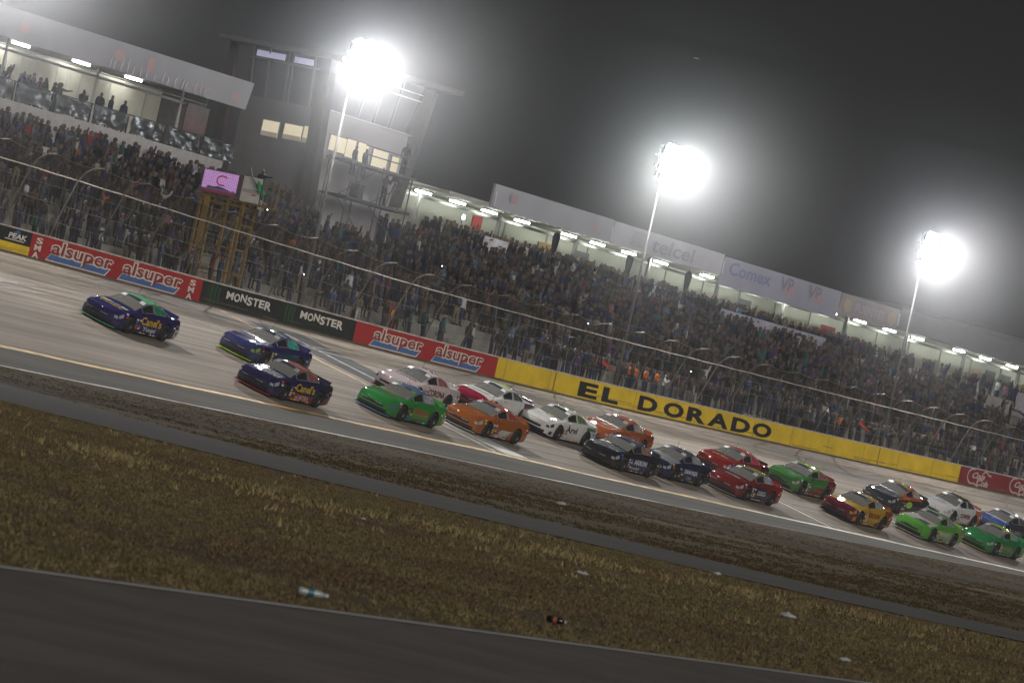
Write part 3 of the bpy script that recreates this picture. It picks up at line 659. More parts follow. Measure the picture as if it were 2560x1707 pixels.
# lamps: each fluorescent fitting is a thing of its own
LS = [59.2, 63.2, 67.0, 71.0, 76.9, 80.6, 84.7, 89.0, 95.4, 99.2, 103.2, 107.4, 113.6, 118.2, 122.9, 127.5, 134.4, 138.9, 143.6, 150, 155, 160]
for k, s_ in enumerate(LS):
    t = thing('fluorescent_lamp', 'twin tube fluorescent lamp under the stand roof, %s from the tower' % (names + ['sixteenth', 'seventeenth', 'eighteenth', 'nineteenth', 'twentieth', 'twenty-first', 'twenty-second'])[k], 'lamp', s_, 14.6, 13.86, 'fluorescent lamps under the stand roof')
    MB().box(-.75, .75, -.16, .16, .08, .18).build('housing', mat('lamp_housing', (.6, .6, .58), .5), t)
    for y_ in (-.08, .08): MB().tube([(-.72, y_, .03), (.72, y_, .03)], .045, 6).build('tube', mat('lamp_tube', (.9, .95, .9), .4, emit=(.95, 1.0, .88), es=75.0), t)
# red panels, notice boards and shutters on the back wall
for s_, z_, w_, h_, nm, c in ((70.6, 12.9, 1.1, .8, 'red_panel', (.50, .045, .04)), (87.7, 12.4, 1.3, .65, 'red_panel', (.48, .05, .05)), (99.6, 12.2, 1.4, .5, 'red_panel', (.46, .05, .05)), (118.9, 11.95, 2.1, 1.3, 'red_panel', (.42, .05, .06)), (122.3, 12.0, 1.2, .95, 'red_panel', (.42, .05, .06)),
                        (78.9, 12.3, 1.6, 1.0, 'notice_board', (.46, .30, .10)), (135.6, 11.9, 2.0, 1.1, 'notice_board', (.46, .33, .12)), (143.5, 12.7, 1.8, .6, 'notice_board', (.55, .42, .36)), (96.2, 12.0, 1.5, .8, 'notice_board', (.45, .30, .08)), (153, 12.0, 2.2, 1.1, 'notice_board', (.46, .33, .12))):
    MB().box(s_, s_ + w_, 17.5, 17.58, z_, z_ + h_).build(nm, mat(nm + '_%d' % int(s_), c, .6, var=.1), st)
for s_ in np.arange(74.5, 160, 5.3): MB().box(s_, s_ + .10, 17.52, 17.58, 11.4, 14.0).build('wall_joint', mat('wall_joint', (.38, .39, .36), .7), st)
for s_ in (83.8, 106.5, 146.2, 149.0): MB().box(s_, s_ + 1.6, 17.5, 17.57, 11.4, 13.4).build('shutter', mat('shutter_dark', (.16, .17, .18), .6), st)
# white cloth banner hung on the deck edge and a long pale one
def cloth(s0, s1, z0, z1, mt, label, k):
    P = []
    n = max(8, int((s1 - s0) * 2.2))
    for i in range(n + 1):
        u = i / n; row = []
        for j in range(6):
            v = j / 5
            row.append((s0 + (s1 - s0) * u, 12.62 - .07 * math.sin(u * n * .9 + k) * (1 - v * .5) - .04 * math.sin(v * 7 + u * 20), z0 + (z1 - z0) * v - .13 * math.sin(u * math.pi * 3 + k) * (1 - v)))
        P.append(row)
    o = MB().grid(P).build('hung_banner', mt, **FR, smooth=True); tag(o, label, 'banner', 'cloth banners hung on the deck edge'); return o
cloth(94.2, 109.6, 10.95, 12.12, mat('cloth_lilac', (.36, .35, .44), .7, var=.12, scale=.7), 'long pale lilac banner on the deck edge under the wide lilac fascia', 1)
cloth(84.5, 87.2, 11.0, 11.9, mat('cloth_white', (.52, .50, .53), .6, var=.2), 'short white cloth draped on deck edge below the round speaker near the light pole', 2)
cloth(88.6, 92.8, 10.9, 11.7, mat('cloth_white', (.52, .50, .53), .6, var=.2), 'creased white sheet on deck edge just past the second light pole', 3)
cloth(141.0, 147.5, 10.9, 12.2, mat('cloth_mauve', (.34, .30, .36), .7, var=.15), 'mauve banner with white streaks on the deck edge beyond the last pole', 4)
cloth(63.6, 66.4, 11.3, 12.4, mat('cloth_bright', (.60, .60, .66), .4, var=.3), 'crumpled bright white plastic sheet at the tower end of the deck', 5)
# dark cone shaped folded parasols hanging by the roof beam
for k, (s_, z_) in enumerate(((73.6, 12.1), (83.1, 11.9), (91.0, 12.1))):
    t = thing('folded_parasol', 'dark folded parasol standing on the stand deck, %s from the tower' % names[k], 'parasol', s_, 13.6, 11.3, 'folded parasols on the stand deck')
    MB().tube([(0, 0, -.2), (0, 0, 2.6)], .025, 6).build('pole', M_sc, t)
    MB().tube([(0, 0, .5), (0, 0, 1.0), (0, 0, 1.7), (0, 0, 2.2), (0, 0, 2.42), (0, 0, 2.5)], [.03, .09, .18, .22, .16, .02], 10).build('canopy', mat('parasol_dark', (.012, .012, .014), .85, spec=.1), t, smooth=True)

# ------------------------------------------------------------------ floodlight poles
M_pole = mat('pole_galvanised', (.10, .10, .102), .6, var=.1); M_hous = mat('flood_housing', (.12, .12, .12), .5)
M_lens = mat('flood_lens', (1, 1, 1), .3, emit=(.93, .97, 1.0), es=60.0)
pole_lab = {-4.0: 'tall floodlight pole beside the foil-hung box, its lamps above the picture', 28.15: 'floodlight pole in front of the control tower, lamps blazing', 62.95: 'middle floodlight pole before the grey and white fascia banners',
            98.75: 'floodlight pole over the far end of the stand, past the mauve banner', 133.5: 'floodlight pole beyond the far end of the barrier', -38.5: 'floodlight pole before the spectator box, far outside the picture'}
def flood_pole(s_):
    zb_ = ztop(s_) - .3
    t = thing('light_pole', pole_lab[s_], 'light pole', s_, 2.35, zb_, 'floodlight poles behind the wall')
    h = 18.25 - zb_
    MB().tube([(0, 0, 0), (0, 0, h * .5), (0, 0, h + .9)], [.10, .075, .05], 8).build('pole', M_pole, t, smooth=True)
    MB().box(-.22, .22, -.22, .22, 0, .06).build('base_plate', M_pole, t)
    fr = MB()
    rows_ = ((-.86, 3), (-.30, 4), (.26, 4), (.82, 3))
    for z_, n_ in rows_: fr.box(-.29 * n_ - .05, .29 * n_ + .05, -.05, .03, h + z_ - .03, h + z_ + .03)
    for x_ in (-.7, .7): fr.box(x_ - .03, x_ + .03, -.04, .03, h - .9, h + .9)
    fr.build('lamp_frame', M_pole, t)
    for z_, n_ in rows_:
        for k in range(n_):
            x_ = -.29 * (n_ - 1) + .58 * k
            hs = MB().tube([(x_, -.08, h + z_ + .02), (x_, -.2, h + z_ - .01), (x_, -.36, h + z_ - .05)], [.10, .21, .275], 12, cap=False).build('floodlight', M_hous, t, smooth=True)
            MB().tube([(x_, -.34, h + z_ - .045), (x_, -.37, h + z_ - .052)], [.268, .255], 14).build('lens', M_lens, hs)
    for nm, pw_, ang, bl, ax in (('floodlight_beam', POLE_POWER * 1.5, 150, .4, (-.30, -.75, -.60)), ('floodlight_halo', POLE_POWER * .95, 124, .45, (-.86, -.48, -.16))):  # second spot, aimed at the camera, is added to light the halo
        ld = bpy.data.lights.new(nm, 'SPOT'); ld.energy = pw_; ld.spot_size = R(ang); ld.spot_blend = bl; ld.shadow_soft_size = .40; ld.color = (1.0, .96, .90) if nm == 'floodlight_beam' else ((.93, .96, 1.0) if s_ < 60 or s_ > 90 else (.90, 1.0, .97))
        lo = bpy.data.objects.new(nm, ld); COL.objects.link(lo); lo.parent = t; lo.location = (0, -.46, h)
        lo.rotation_euler = Vector(ax).to_track_quat('-Z', 'Y').to_euler()
for s_ in pole_lab: flood_pole(s_)

# ------------------------------------------------------------------ flag stand with screen
M_ysteel = mat('yellow_steel', (.17, .105, .02), .6, var=.2)
fs = thing('flag_stand', 'yellow steel flag stand tower rising behind the catch fence', 'flag stand', 20.2, 1.0, 5.55)
for y_ in (.95, 1.85, 3.4):
    for x_ in (0, 1.1): MB().box(x_ - .06, x_ + .06, y_ - .06, y_ + .06, 0, 4.5).build('post', M_ysteel, fs)
for z_ in (.9, 2.1, 3.3, 4.15):
    MB().box(-.05, .03, .95, 3.4, z_, z_ + .09).build('crossbar', M_ysteel, fs); MB().box(0, 1.1, .90, .98, z_, z_ + .09).build('crossbar', M_ysteel, fs)
MB().box(-.1, 1.4, -.1, 3.6, 4.40, 4.48).build('platform', M_ysteel, fs)
for a, b_ in (((0, .95, 0), (0, 1.85, 2.1)), ((0, 1.85, 2.1), (0, .95, 4.2)), ((0, 1.85, 0), (0, 3.4, 2.1)), ((0, 3.4, 2.1), (0, 1.85, 4.2))): MB().tube([a, b_], .035, 5).build('brace', M_ysteel, fs)
for k in range(10): MB().box(-.09, -.05, 2.0, 2.6, .3 + .42 * k, .34 + .42 * k).build('rung', M_ysteel, fs)
MB().box(-.10, -.06, 2.85, 3.15, 0, 4.4).build('panel_strip', mat('yellow_panel', (.24, .15, .025), .6), fs)
for y_ in (0.0, 3.5): MB().tube([(1.3, y_, 4.48), (1.3, y_, 5.45)], .03, 5).build('rail_post', M_ysteel, fs)
MB().tube([(1.3, 0, 5.45), (1.3, 3.5, 5.45)], .03, 5).build('rail', M_ysteel, fs)
# screen: pink picture with dark lattice
m_scr, n, b = new_mat('screen_picture'); b.inputs['Base Color'].default_value = (.02, .02, .02, 1); b.inputs['Roughness'].default_value = .3
tc = n.nodes.new('ShaderNodeTexCoord'); br = n.nodes.new('ShaderNodeTexBrick'); br.inputs['Scale'].default_value = 3.2; br.inputs['Mortar Size'].default_value = .03; br.offset = 0
br.inputs['Color1'].default_value = (.55, .30, .62, 1); br.inputs['Color2'].default_value = (.48, .25, .55, 1); br.inputs['Mortar'].default_value = (.12, .05, .12, 1)
mp = n.nodes.new('ShaderNodeMapping'); mp.inputs['Rotation'].default_value = (R(90), 0, 0); n.links.new(tc.outputs['Object'], mp.inputs['Vector']); n.links.new(mp.outputs[0], br.inputs['Vector'])
n.links.new(br.outputs[0], b.inputs['Emission Color']); b.inputs['Emission Strength'].default_value = .85
SCW = .66
scr = thing('video_screen', 'pink glowing video screen on top of the yellow flag stand', 'screen', 20.0, 4.45, 10.12, rz=RZ - math.pi / 2)
MB().box(-.05, 3.45, 0, .3, 0, 1.28).build('housing', mat('screen_case', (.09, .07, .085), .5), scr)
MB().box(.08, 3.05, -.02, 0, .22, 1.22).build('display', m_scr, scr)
m = MB(); m.poly([(1.75 + .52 * math.cos(a), -.024, .75 + .30 * math.sin(a)) for a in np.linspace(R(40), R(300), 16)] + [(1.75 + .42 * math.cos(a), -.024, .75 + .22 * math.sin(a)) for a in np.linspace(R(300), R(40), 16)]); m.build('picture_arc', mat('arc_red', (.1, .01, .02), .5, emit=(.35, .02, .05), es=.4), scr)
m = MB(); m.poly([(.5, -.023, .24), (.6, -.023, .38), (1.1, -.023, .36), (1.5, -.023, .44), (2.2, -.023, .34), (2.6, -.023, .26), (2.95, -.023, .3), (2.95, -.023, .235)]); m.build('picture_skyline', mat('sky_dark', (.03, .02, .06), .5, emit=(.07, .05, .12), es=.4), scr)
MB().box(.08, 3.05, -.02, 0, .04, .18).build('caption_bar', mat('caption', (.05, .01, .02), .5, emit=(.16, .03, .05), es=.5), scr)
scr.scale = (SCW, 1, .88)
wb = thing('sign_board', 'off-white sign board on the flag stand beside the pink screen', 'sign', 20.0, 2.15, 10.03, rz=RZ - math.pi / 2)
MB().box(0, 1.7, 0, .08, 0, 1.35).build('board', mat('board_white', (.50, .49, .46), .7, var=.12, scale=1.5), wb)
MB().box(.1, 1.6, -.006, 0, .52, .56).build('stripe', mat('stripe_red', (.40, .12, .14), .7), wb)
MB().box(.1, 1.6, -.006, 0, .60, .68).build('stripe', mat('stripe_grey', (.28, .29, .32), .7), wb)
MB().box(1.0, 1.4, -.006, 0, .36, .46).build('stripe', mat('stripe_red', (.40, .12, .14), .7), wb)

wb.scale = (.60, 1, .90)
# ------------------------------------------------------------------ race cars
KEY = {  # x: zb, yr, ym, zm, yb, zbelt, yt, zt, zc
  2.50: (.17, .86, .90, .36, .86, .50, .74, .56, .585), 2.38: (.12, .90, .94, .38, .89, .56, .74, .63, .655), 2.10: (.11, .93, .965, .42, .90, .655, .72, .70, .725),
  1.70: (.11, .95, .985, .50, .90, .755, .71, .775, .79), 1.30: (.11, .95, .99, .53, .895, .82, .71, .835, .85), .98: (.11, .95, .985, .53, .89, .865, .72, .885, .915),
  .62: (.11, .95, .98, .53, .885, .89, .665, 1.055, 1.09), .25: (.11, .95, .98, .53, .88, .905, .61, 1.225, 1.275), .08: (.11, .95, .98, .53, .88, .91, .59, 1.265, 1.32),
  -.30: (.11, .95, .98, .53, .88, .92, .58, 1.285, 1.345), -.75: (.11, .95, .98, .54, .88, .935, .575, 1.265, 1.325), -1.05: (.11, .95, .98, .55, .885, .95, .58, 1.21, 1.265),
  -1.45: (.12, .95, .985, .56, .89, .965, .64, 1.075, 1.11), -1.80: (.14, .95, .985, .57, .89, .97, .70, .985, 1.005), -2.15: (.17, .94, .975, .57, .88, .96, .72, .975, .985), -2.50: (.22, .90, .93, .56, .85, .92, .72, .945, .955)}
_kx = sorted(KEY); _kv = np.array([KEY[x] for x in _kx])
_kv[:, 5] += .04; _kv[:, 7] += .055; _kv[:, 8] += .06
_nose = np.clip((np.array(_kx) - 1.2) / 1.2, 0, 1); _kv[:, 5] += .05 * _nose; _kv[:, 7] += .06 * _nose; _kv[:, 8] += .065 * _nose
_roof = np.exp(-((np.array(_kx) + .35) / .75) ** 4); _kv[:, 6] += .03 * _roof; _kv[:, 7] += .02 * _roof; _kv[:, 8] += .02 * _roof
def sec(x): return [float(np.interp(x, _kx, _kv[:, i])) for i in range(9)]
FS = [0, .3, .6, .85, 1.0]
def plan(x, y):       # rounded nose and tail in plan
    a = max(0, (x - 1.3) / 1.2); b_ = max(0, (-1.9 - x) / .6); q = min(1, abs(y) / .95)
    return x - .30 * a ** 1.5 * q ** 2.6 + .12 * b_ * q ** 2.5
def side_pts(x):
    zb, yr, ym, zm, yb, zl, yt, zt, zc = sec(x)
    return [(yr, zb), (yr + (ym - yr) * .7, zb + (zm - zb) * .35), (yr + (ym - yr) * .95, zb + (zm - zb) * .7), (ym, zm), (ym - (ym - yb) * .25, zm + (zl - zm) * .5), (ym - (ym - yb) * .6, zm + (zl - zm) * .82), (yb, zl),
            (yb + (yt - yb) * .12, zl + (zt - zl) * .12), (yb + (yt - yb) * .88, zl + (zt - zl) * .88), (yt, zt)]
NS = 10
XS = [2.50, 2.44, 2.38, 2.30, 2.20, 2.10, 1.98, 1.86, 1.70, 1.5, 1.3, 1.14, .98, .90, .80, .70, .62, .50, .38, .25, .16, .08, -.05, -.18, -.30, -.42, -.60, -.75, -.90, -1.05, -1.18, -1.32, -1.45, -1.62, -1.80, -1.98, -2.15, -2.30, -2.42, -2.50]
MI = dict(body=0, hood=1, roof=2, windshield=3, side_window=4, quarter_window=5, rear_window=6, front_bumper=7, rear_bumper=8, trunk_lid=9, side_skirt=10, grille=11, headlight=12, wheel_well=13, rear_quarter=14, tail_light=15)
def half_ring(x):
    sp = side_pts(x); zb = sp[0][1]; zb_, yr, ym, zm, yb, zl, yt, zt, zc = sec(x)
    r = [(sp[0][0] * f, zb) for f in FS[:-1]] + sp + [(yt * f, zt + (zc - zt) * (1 - f * f)) for f in reversed(FS[:-1])]
    return r
def car_body():
    bm = bmesh.new(); rings = []
    for x in XS:
        h = half_ring(x); full = h + [(-y, z) for y, z in reversed(h[1:-1])]
        rings.append([bm.verts.new((plan(x, y), y, z)) for y, z in full])
    nh = len(half_ring(0)); nr = len(rings[0])
    for i in range(len(XS) - 1):
        xa = (XS[i] + XS[i + 1]) / 2
        for j in range(nr):
            j2 = (j + 1) % nr; k = min(j, nr - 1 - j) if j >= nh - 1 else j
            k = j if j < nh - 1 else nr - 1 - j           # segment index in the half ring
            f = bm.faces.new((rings[i][j], rings[i][j2], rings[i + 1][j2], rings[i + 1][j]))
            si = k - 4                                    # 0.. side segments, 4.. are bottom before
            top = k >= 4 + NS - 1
            mi = MI['body']
            if k < 4: mi = MI['wheel_well']
            elif top:
                if xa > .98: mi = MI['hood'] if xa < 2.15 else MI['front_bumper']
                elif xa > .16: mi = MI['windshield']
                elif xa > -.90: mi = MI['roof']
                elif xa > -1.7: mi = MI['rear_window']
                else: mi = MI['trunk_lid']
            else:
                if si >= 6:       # belt to roof rail
                    if xa > .98: mi = MI['hood'] if xa < 2.15 else MI['front_bumper']
                    elif si == 7 and .60 > xa > -.22 : mi = MI['side_window']
                    elif si == 7 and -.33 > xa > -1.2: mi = MI['quarter_window']
                    elif si == 8 and -.8 < xa < .3: mi = MI['roof']
                    elif xa < -1.7: mi = MI['trunk_lid']
                elif xa > 1.86:
                    mi = MI['front_bumper']
                    if si in (4, 5) and 2.05 < xa < 2.42: mi = MI['headlight']
                elif xa < -2.1: mi = MI['rear_bumper']
                elif xa < -1.25 and si > 0: mi = MI['rear_quarter']
                elif si == 0 : mi = MI['side_skirt']
            f.material_index = mi; f.smooth = True
    for ring, x, front in ((rings[0], XS[0], True), (rings[-1], XS[-1], False)):
        sp = side_pts(x); h = half_ring(x); nl = len(sp)
        col = {}
        def vert(l, fi, sgn):
            f = FS[fi]
            if l == 0: idx = fi
            elif l == nl - 1: idx = 4 + NS - 1 + (4 - fi)
            elif fi == 4: idx = 4 + l
            else: idx = None
            if idx is not None:
                if sgn > 0 or idx == 0 or idx == nh - 1: return ring[idx]
                return ring[nr - idx]
            key = (l, fi, sgn if f > 0 else 0)
            if key not in col:
                y = sp[l][0] * f * sgn; bul = (.05 * math.sin(math.pi * l / (nl - 1))) * (1 if front else -1)
                col[key] = bm.verts.new((plan(x, y) + bul * (1 - f), y, sp[l][1]))
            return col[key]
        for sgn in (1, -1):
            for l in range(nl - 1):
                for fi in range(4):
                    q = [vert(l, fi, sgn), vert(l, fi + 1, sgn), vert(l + 1, fi + 1, sgn), vert(l + 1, fi, sgn)]
                    u = []
                    for vv in q:
                        if vv not in u: u.append(vv)
                    if len(u) < 3: continue
                    try: f = bm.faces.new(u)
                    except ValueError: continue
                    f.smooth = True
                    if front: f.material_index = MI['grille'] if (l in (0, 1) and fi < 3) or (l == 3 and fi < 2) else (MI['headlight'] if l in (4, 5) and fi == 3 else MI['front_bumper'])
                    else: f.material_index = MI['tail_light'] if l in (4, 5) and fi >= 2 else MI['rear_bumper']
    bmesh.ops.recalc_face_normals(bm, faces=bm.faces)
    me = bpy.data.meshes.new('body'); bm.to_mesh(me); bm.free()
    for k in MI: me.materials.append(mat('slot_' + k, (.5, .5, .5)))
    o = link('body_tmp', me); cut = []
    for xw in (1.36, -1.42):
        for sg in (1, -1):
            bm = bmesh.new()
            bmesh.ops.create_cone(bm, cap_ends=True, segments=28, radius1=.42, radius2=.42, depth=.62, matrix=Matrix.Translation((xw, sg * .93, .36)) @ Matrix.Rotation(R(90), 4, 'X'))
            mc = bpy.data.meshes.new('c'); bm.to_mesh(mc); bm.free()
            for k in MI: mc.materials.append(mat('slot_' + k, (.5, .5, .5)))
            for p in mc.polygons: p.material_index = MI['wheel_well']
            c = link('cut', mc); cut.append(c)
            md = o.modifiers.new('b', 'BOOLEAN'); md.object = c; md.operation = 'DIFFERENCE'; md.solver = 'EXACT'
            try: md.material_mode = 'INDEX'
            except Exception: pass
    dg = bpy.context.evaluated_depsgraph_get(); dg.update()
    res = bpy.data.meshes.new_from_object(o.evaluated_get(dg))
    for c in cut: bpy.data.objects.remove(c)
    bpy.data.objects.remove(o)
    return res
CAR = car_body()
def car_part_mesh(key, side=0):
    bm = bmesh.new(); bm.from_mesh(CAR)
    dl = [f for f in bm.faces if f.material_index != MI[key] or (side and f.calc_center_median().y * side < 0)]
    bmesh.ops.delete(bm, geom=dl, context='FACES')
    for f in bm.faces: f.material_index = 0
    me = bpy.data.meshes.new(key); bm.to_mesh(me); bm.free()
    me.polygons.foreach_set('use_smooth', [True] * len(me.polygons))
    try: me.set_sharp_from_angle(angle=R(32))
    except Exception: pass
    me.materials.append(None)
    return me
CP = {}
for k in ('body', 'hood', 'roof', 'windshield', 'rear_window', 'front_bumper', 'rear_bumper', 'trunk_lid', 'grille', 'wheel_well'): CP[(k, 0)] = car_part_mesh(k)
for k in ('side_window', 'quarter_window', 'side_skirt', 'headlight', 'rear_quarter', 'tail_light'):
    for sg in (1, -1): CP[(k, sg)] = car_part_mesh(k, sg)
def lathe_y(prof, n=24):
    m = MB(); P = [[(r * math.cos(2 * math.pi * i / n), y, r * math.sin(2 * math.pi * i / n)) for (r, y) in prof] for i in range(n + 1)]
    return m.grid(P)
TYRE = lathe_y([(.22, -.13), (.315, -.145), (.353, -.11), (.36, 0), (.353, .11), (.315, .145), (.22, .13)]).mesh('tyre', True); TYRE.materials.append(mat('tyre_rubber', (.016, .016, .017), .75, var=.2))
RIM = lathe_y([(.215, .12), (.20, .09), (.16, .05), (.07, .07), (.03, .10), (.0, .10)], 20).mesh('rim', True); RIM.materials.append(mat('rim_dark', (.05, .05, .048), .4, metal=.5))
def side_y(x, z):
    sp = side_pts(x); zs = [p[1] for p in sp]; ys = [p[0] for p in sp]
    return float(np.interp(z, zs, ys))
def top_z(x, y):
    zb, yr, ym, zm, yb, zl, yt, zt, zc = sec(x); f = min(1, abs(y) / yt)
    return zt + (zc - zt) * (1 - f * f) if abs(y) <= yt else zl + (zt - zl) * (yb - abs(y)) / (yb - yt)
SPOIL = MB().hexa([(-2.32, -.70, .98), (-2.32, .70, .98), (-2.29, .70, .98), (-2.29, -.70, .98), (-2.42, -.70, 1.13), (-2.42, .70, 1.13), (-2.39, .70, 1.13), (-2.39, -.70, 1.13)]).mesh('spoiler'); SPOIL.materials.append(None)
sp_m = MB(); P = []
for i in range(13):
    y = -.94 + 1.88 * i / 12; xo = plan(2.5, y); P.append([(xo - .25, y, .075), (xo + .09, y, .075), (xo + .09, y, .115), (xo - .25, y, .125)])
SPLIT = sp_m.grid(P).mesh('splitter'); SPLIT.materials.append(None)
cg = MB()
for sg in (-1, 1):
    cg.tube([(.95, .62 * sg, .9), (.2, .52 * sg, 1.2), (-.75, .50 * sg, 1.2), (-1.5, .60 * sg, .95)], .025, 5); cg.tube([(-.35, .52 * sg, 1.2), (-.35, .8 * sg, .4)], .025, 5)
cg.tube([(.2, -.52, 1.2), (.2, .52, 1.2)], .025, 5); cg.tube([(-.35, -.52, 1.2), (-.35, .52, 1.2)], .025, 5)
CAGE = cg.mesh('roll_cage'); CAGE.materials.append(mat('cage_grey', (.42, .42, .40), .5))
SEAT = MB().box(-.75, -.55, .12, .62, .45, 1.08).box(-.55, -.1, .12, .62, .40, .52).mesh('seat'); SEAT.materials.append(mat('seat_black', (.02, .02, .02), .7))
DASH = MB().box(.45, .75, -.75, .75, .6, .88).mesh('dashboard'); DASH.materials.append(mat('dash_grey', (.10, .10, .10), .7))
BAND = MB(); P = []
for i in range(13):
    y = -.60 + 1.2 * i / 12; P.append([(.235, y * .985, top_z(.235, y * .985) + .006), (.36, y * 1.04, top_z(.36, y * 1.04) + .006)])
BAND = BAND.grid(P).mesh('windshield_band'); BAND.materials.append(mat('band_navy', (.02, .022, .05), .3))
def glass_mat():
    m, n, b = new_mat('car_glass'); b.inputs['Base Color'].default_value = (.19, .19, .18, 1); b.inputs['Roughness'].default_value = .06; b.inputs['Alpha'].default_value = .72; b.inputs['Specular IOR Level'].default_value = .6
    return m
M_cgl = glass_mat(); M_open = mat('open_window', (.008, .008, .01), .8); M_grl = mat('grille_black', (.012, .012, .014), .5); M_well = mat('wheel_well_black', (.010, .010, .010), .9)
M_hl = mat('headlight_decal', (.30, .32, .35), .15, coat=.6); M_tl = mat('tail_decal', (.10, .012, .012), .2, coat=.6)
WHT = (.62, .61, .60); NAVY = (.022, .020, .095); BLK = (.015, .015, .02); LIME = (.36, .58, .06); GRN = (.03, .22, .05); ORG = (.36, .105, .022); RED = (.26, .018, .018); YEL = (.50, .30, .02)
def decal(car, body, kind, x0, a0, w_, h_, col, **k):
    """lettering that lies on the bodywork; on the left flank text runs from the tail towards the nose reversed so that it reads"""
    if kind == 'side':
        fn = lambda a, b: (x0 - a, side_y(x0 - a, a0 + b) + .012, a0 + b)
    elif kind == 'hood':
        fn = lambda a, b: (x0 - (h_ - b) if False else x0 + (-(b)), a0 + a, top_z(x0 - b, a0 + a) + .012)
        fn = lambda a, b: (x0 - b, a0 + a, top_z(x0 - b, a0 + a) + .010)
    v, f = text2d(body, w_, h_, **k)
    me = bpy.data.meshes.new('lettering'); me.from_pydata([fn(a, b) for a, b in v], [], f); me.materials.append(mat('ink_%02x%02x%02x' % tuple(int(c * 255) for c in col), col, .5, coat=1.0, spec=0)); link('lettering', me, car)
def patch(car, pts, kind, col, nm='paint_patch', lift=.007):
    P = [Vector(p) for p in pts]      # quad in (x,z) or (x,y), subdivided so that it follows the body
    m = MB(); G = []
    for i in range(9):
        row = []
        for j in range(7):
            u, v = i / 8, j / 6; q = (P[0] * (1 - u) + P[1] * u) * (1 - v) + (P[3] * (1 - u) + P[2] * u) * v
            row.append((plan(q.x, .9) if kind == 'side' and q.x > 1.3 else q.x, side_y(q.x, q.y) + lift, q.y) if kind == 'side' else (q.x, q.y, top_z(q.x, q.y) + lift))
        G.append(row)
    m.grid(G).build(nm, paint(col), car, smooth=True)
def surf_matrix(s, w_):
    e = .5
    p = L(s, -w_, zsurf(s, w_)); ps = L(s + e, -w_, zsurf(s + e, w_)); pw = L(s, -(w_ + e), zsurf(s, w_ + e))
    x = -(ps - p).normalized(); y = (pw - p).normalized(); z = x.cross(y).normalized(); y = z.cross(x)
    mm = Matrix((x, y, z)).transposed().to_4x4(); mm.translation = p
    return mm
def car(s, w_, label, body, hood=None, roof=None, nose=None, tail=None, skirt=None, split=None, lid=None, yaw=0.0, band=True, ends=WHT, quarter=(.30, .30, .30), hlc=None):
    t = bpy.data.objects.new('race_car', None); COL.objects.link(t); tag(t, label, 'car', 'race cars on the banked track')
    t.matrix_world = surf_matrix(s, w_) @ Matrix.Rotation(R(yaw), 4, 'Z') @ Matrix.Scale(1.05, 4)
    hood = hood or body; roof = roof or body; nose = nose or body; tail = tail or body; skirt = skirt or body; lid = lid or body
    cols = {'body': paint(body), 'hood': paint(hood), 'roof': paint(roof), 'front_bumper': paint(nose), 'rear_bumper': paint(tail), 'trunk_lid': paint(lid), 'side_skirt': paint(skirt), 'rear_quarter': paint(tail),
            'windshield': M_cgl, 'rear_window': M_cgl, 'side_window': M_open, 'quarter_window': mat('quarter_%d' % int(sum(quarter) * 100), quarter, .15, coat=.5, var=.5, scale=4), 'grille': M_grl, 'wheel_well': M_well, 'headlight': paint(hlc) if hlc else M_hl, 'tail_light': M_tl}
    for (k, sg), me in CP.items():
        o = link(k, me, t); o.material_slots[0].link = 'OBJECT'; o.material_slots[0].material = cols[k]
    o = link('spoiler', SPOIL, t); o.material_slots[0].link = 'OBJECT'; o.material_slots[0].material = paint(tail)
    o = link('splitter', SPLIT, t); o.material_slots[0].link = 'OBJECT'; o.material_slots[0].material = paint(split) if split else M_grl
    for nm, me in (('roll_cage', CAGE), ('seat', SEAT), ('dashboard', DASH)): link(nm, me, t)
    if band:
        link('windshield_band', BAND, t)
        for y0, y1 in ((.36, .60), (-.60, -.36)):
            m = MB(); m.grid([[(.24, y0 + (y1 - y0) * i / 3, top_z(.24, y0 + (y1 - y0) * i / 3) + .010), (.44, (y0 + (y1 - y0) * i / 3) * 1.05, top_z(.44, (y0 + (y1 - y0) * i / 3) * 1.05) + .010)] for i in range(4)]); m.build('windshield_sticker', mat('sticker_%d' % int(ends[0] * 100), ends, .5), t)
    for xw in (1.36, -1.42):
        for sg in (1, -1):
            ty = link('tyre', TYRE, t); ty.location = (xw, .87 * sg, .36)
            if sg < 0: ty.rotation_euler = (0, 0, math.pi)
            link('rim', RIM, ty)
    q = random.Random(int(s * 100)); pal = [(.55, .55, .55), (.5, .06, .05), (.05, .12, .4), (.5, .4, .05), (.03, .03, .03), (.55, .5, .5)]; sm = MB()
    def stick(x, z, w2, h2, mi):
        G = [[(x - w2 * i / 2, side_y(x - w2 * i / 2, z + h2 * j) + .009, z + h2 * j) for j in range(2)] for i in range(3)]; sm.grid(G, mi)
    for i in range(4):
        for j in range(2): stick(1.0 - .02 * j - .24 * (i % 2) + .0, .50 + .115 * (i // 2 + 0) + .0 * j if j == 0 else .28 + .10 * (i // 2), .17, .075, q.randrange(6))
    for i in range(5): stick(1.80 - .0 * i if i < 2 else -1.92 - .17 * (i - 2), .60 + .12 * i if i < 2 else .62 + .1 * (i % 2), .15, .08, q.randrange(6))
    for i in range(6): stick(.70 - .26 * i, .125, .20, .05, q.randrange(6))
    tag(sm.build('sponsor_stickers', [mat('sticker_ink_%d' % i, c_, .4) for i, c_ in enumerate(pal)], t), kind='stuff')
    bt = MB()
    for y0 in (-.62, .16): bt.grid([[(plan(2.5, y0 + .34 * i / 5) + .045, y0 + .34 * i / 5, z_) for z_ in (.45, .485)] for i in range(6)])
    tag(bt.build('bumper_decal', mat('bumper_ink', (.20, .20, .22), .4, var=.6, scale=26), t), kind='stuff')
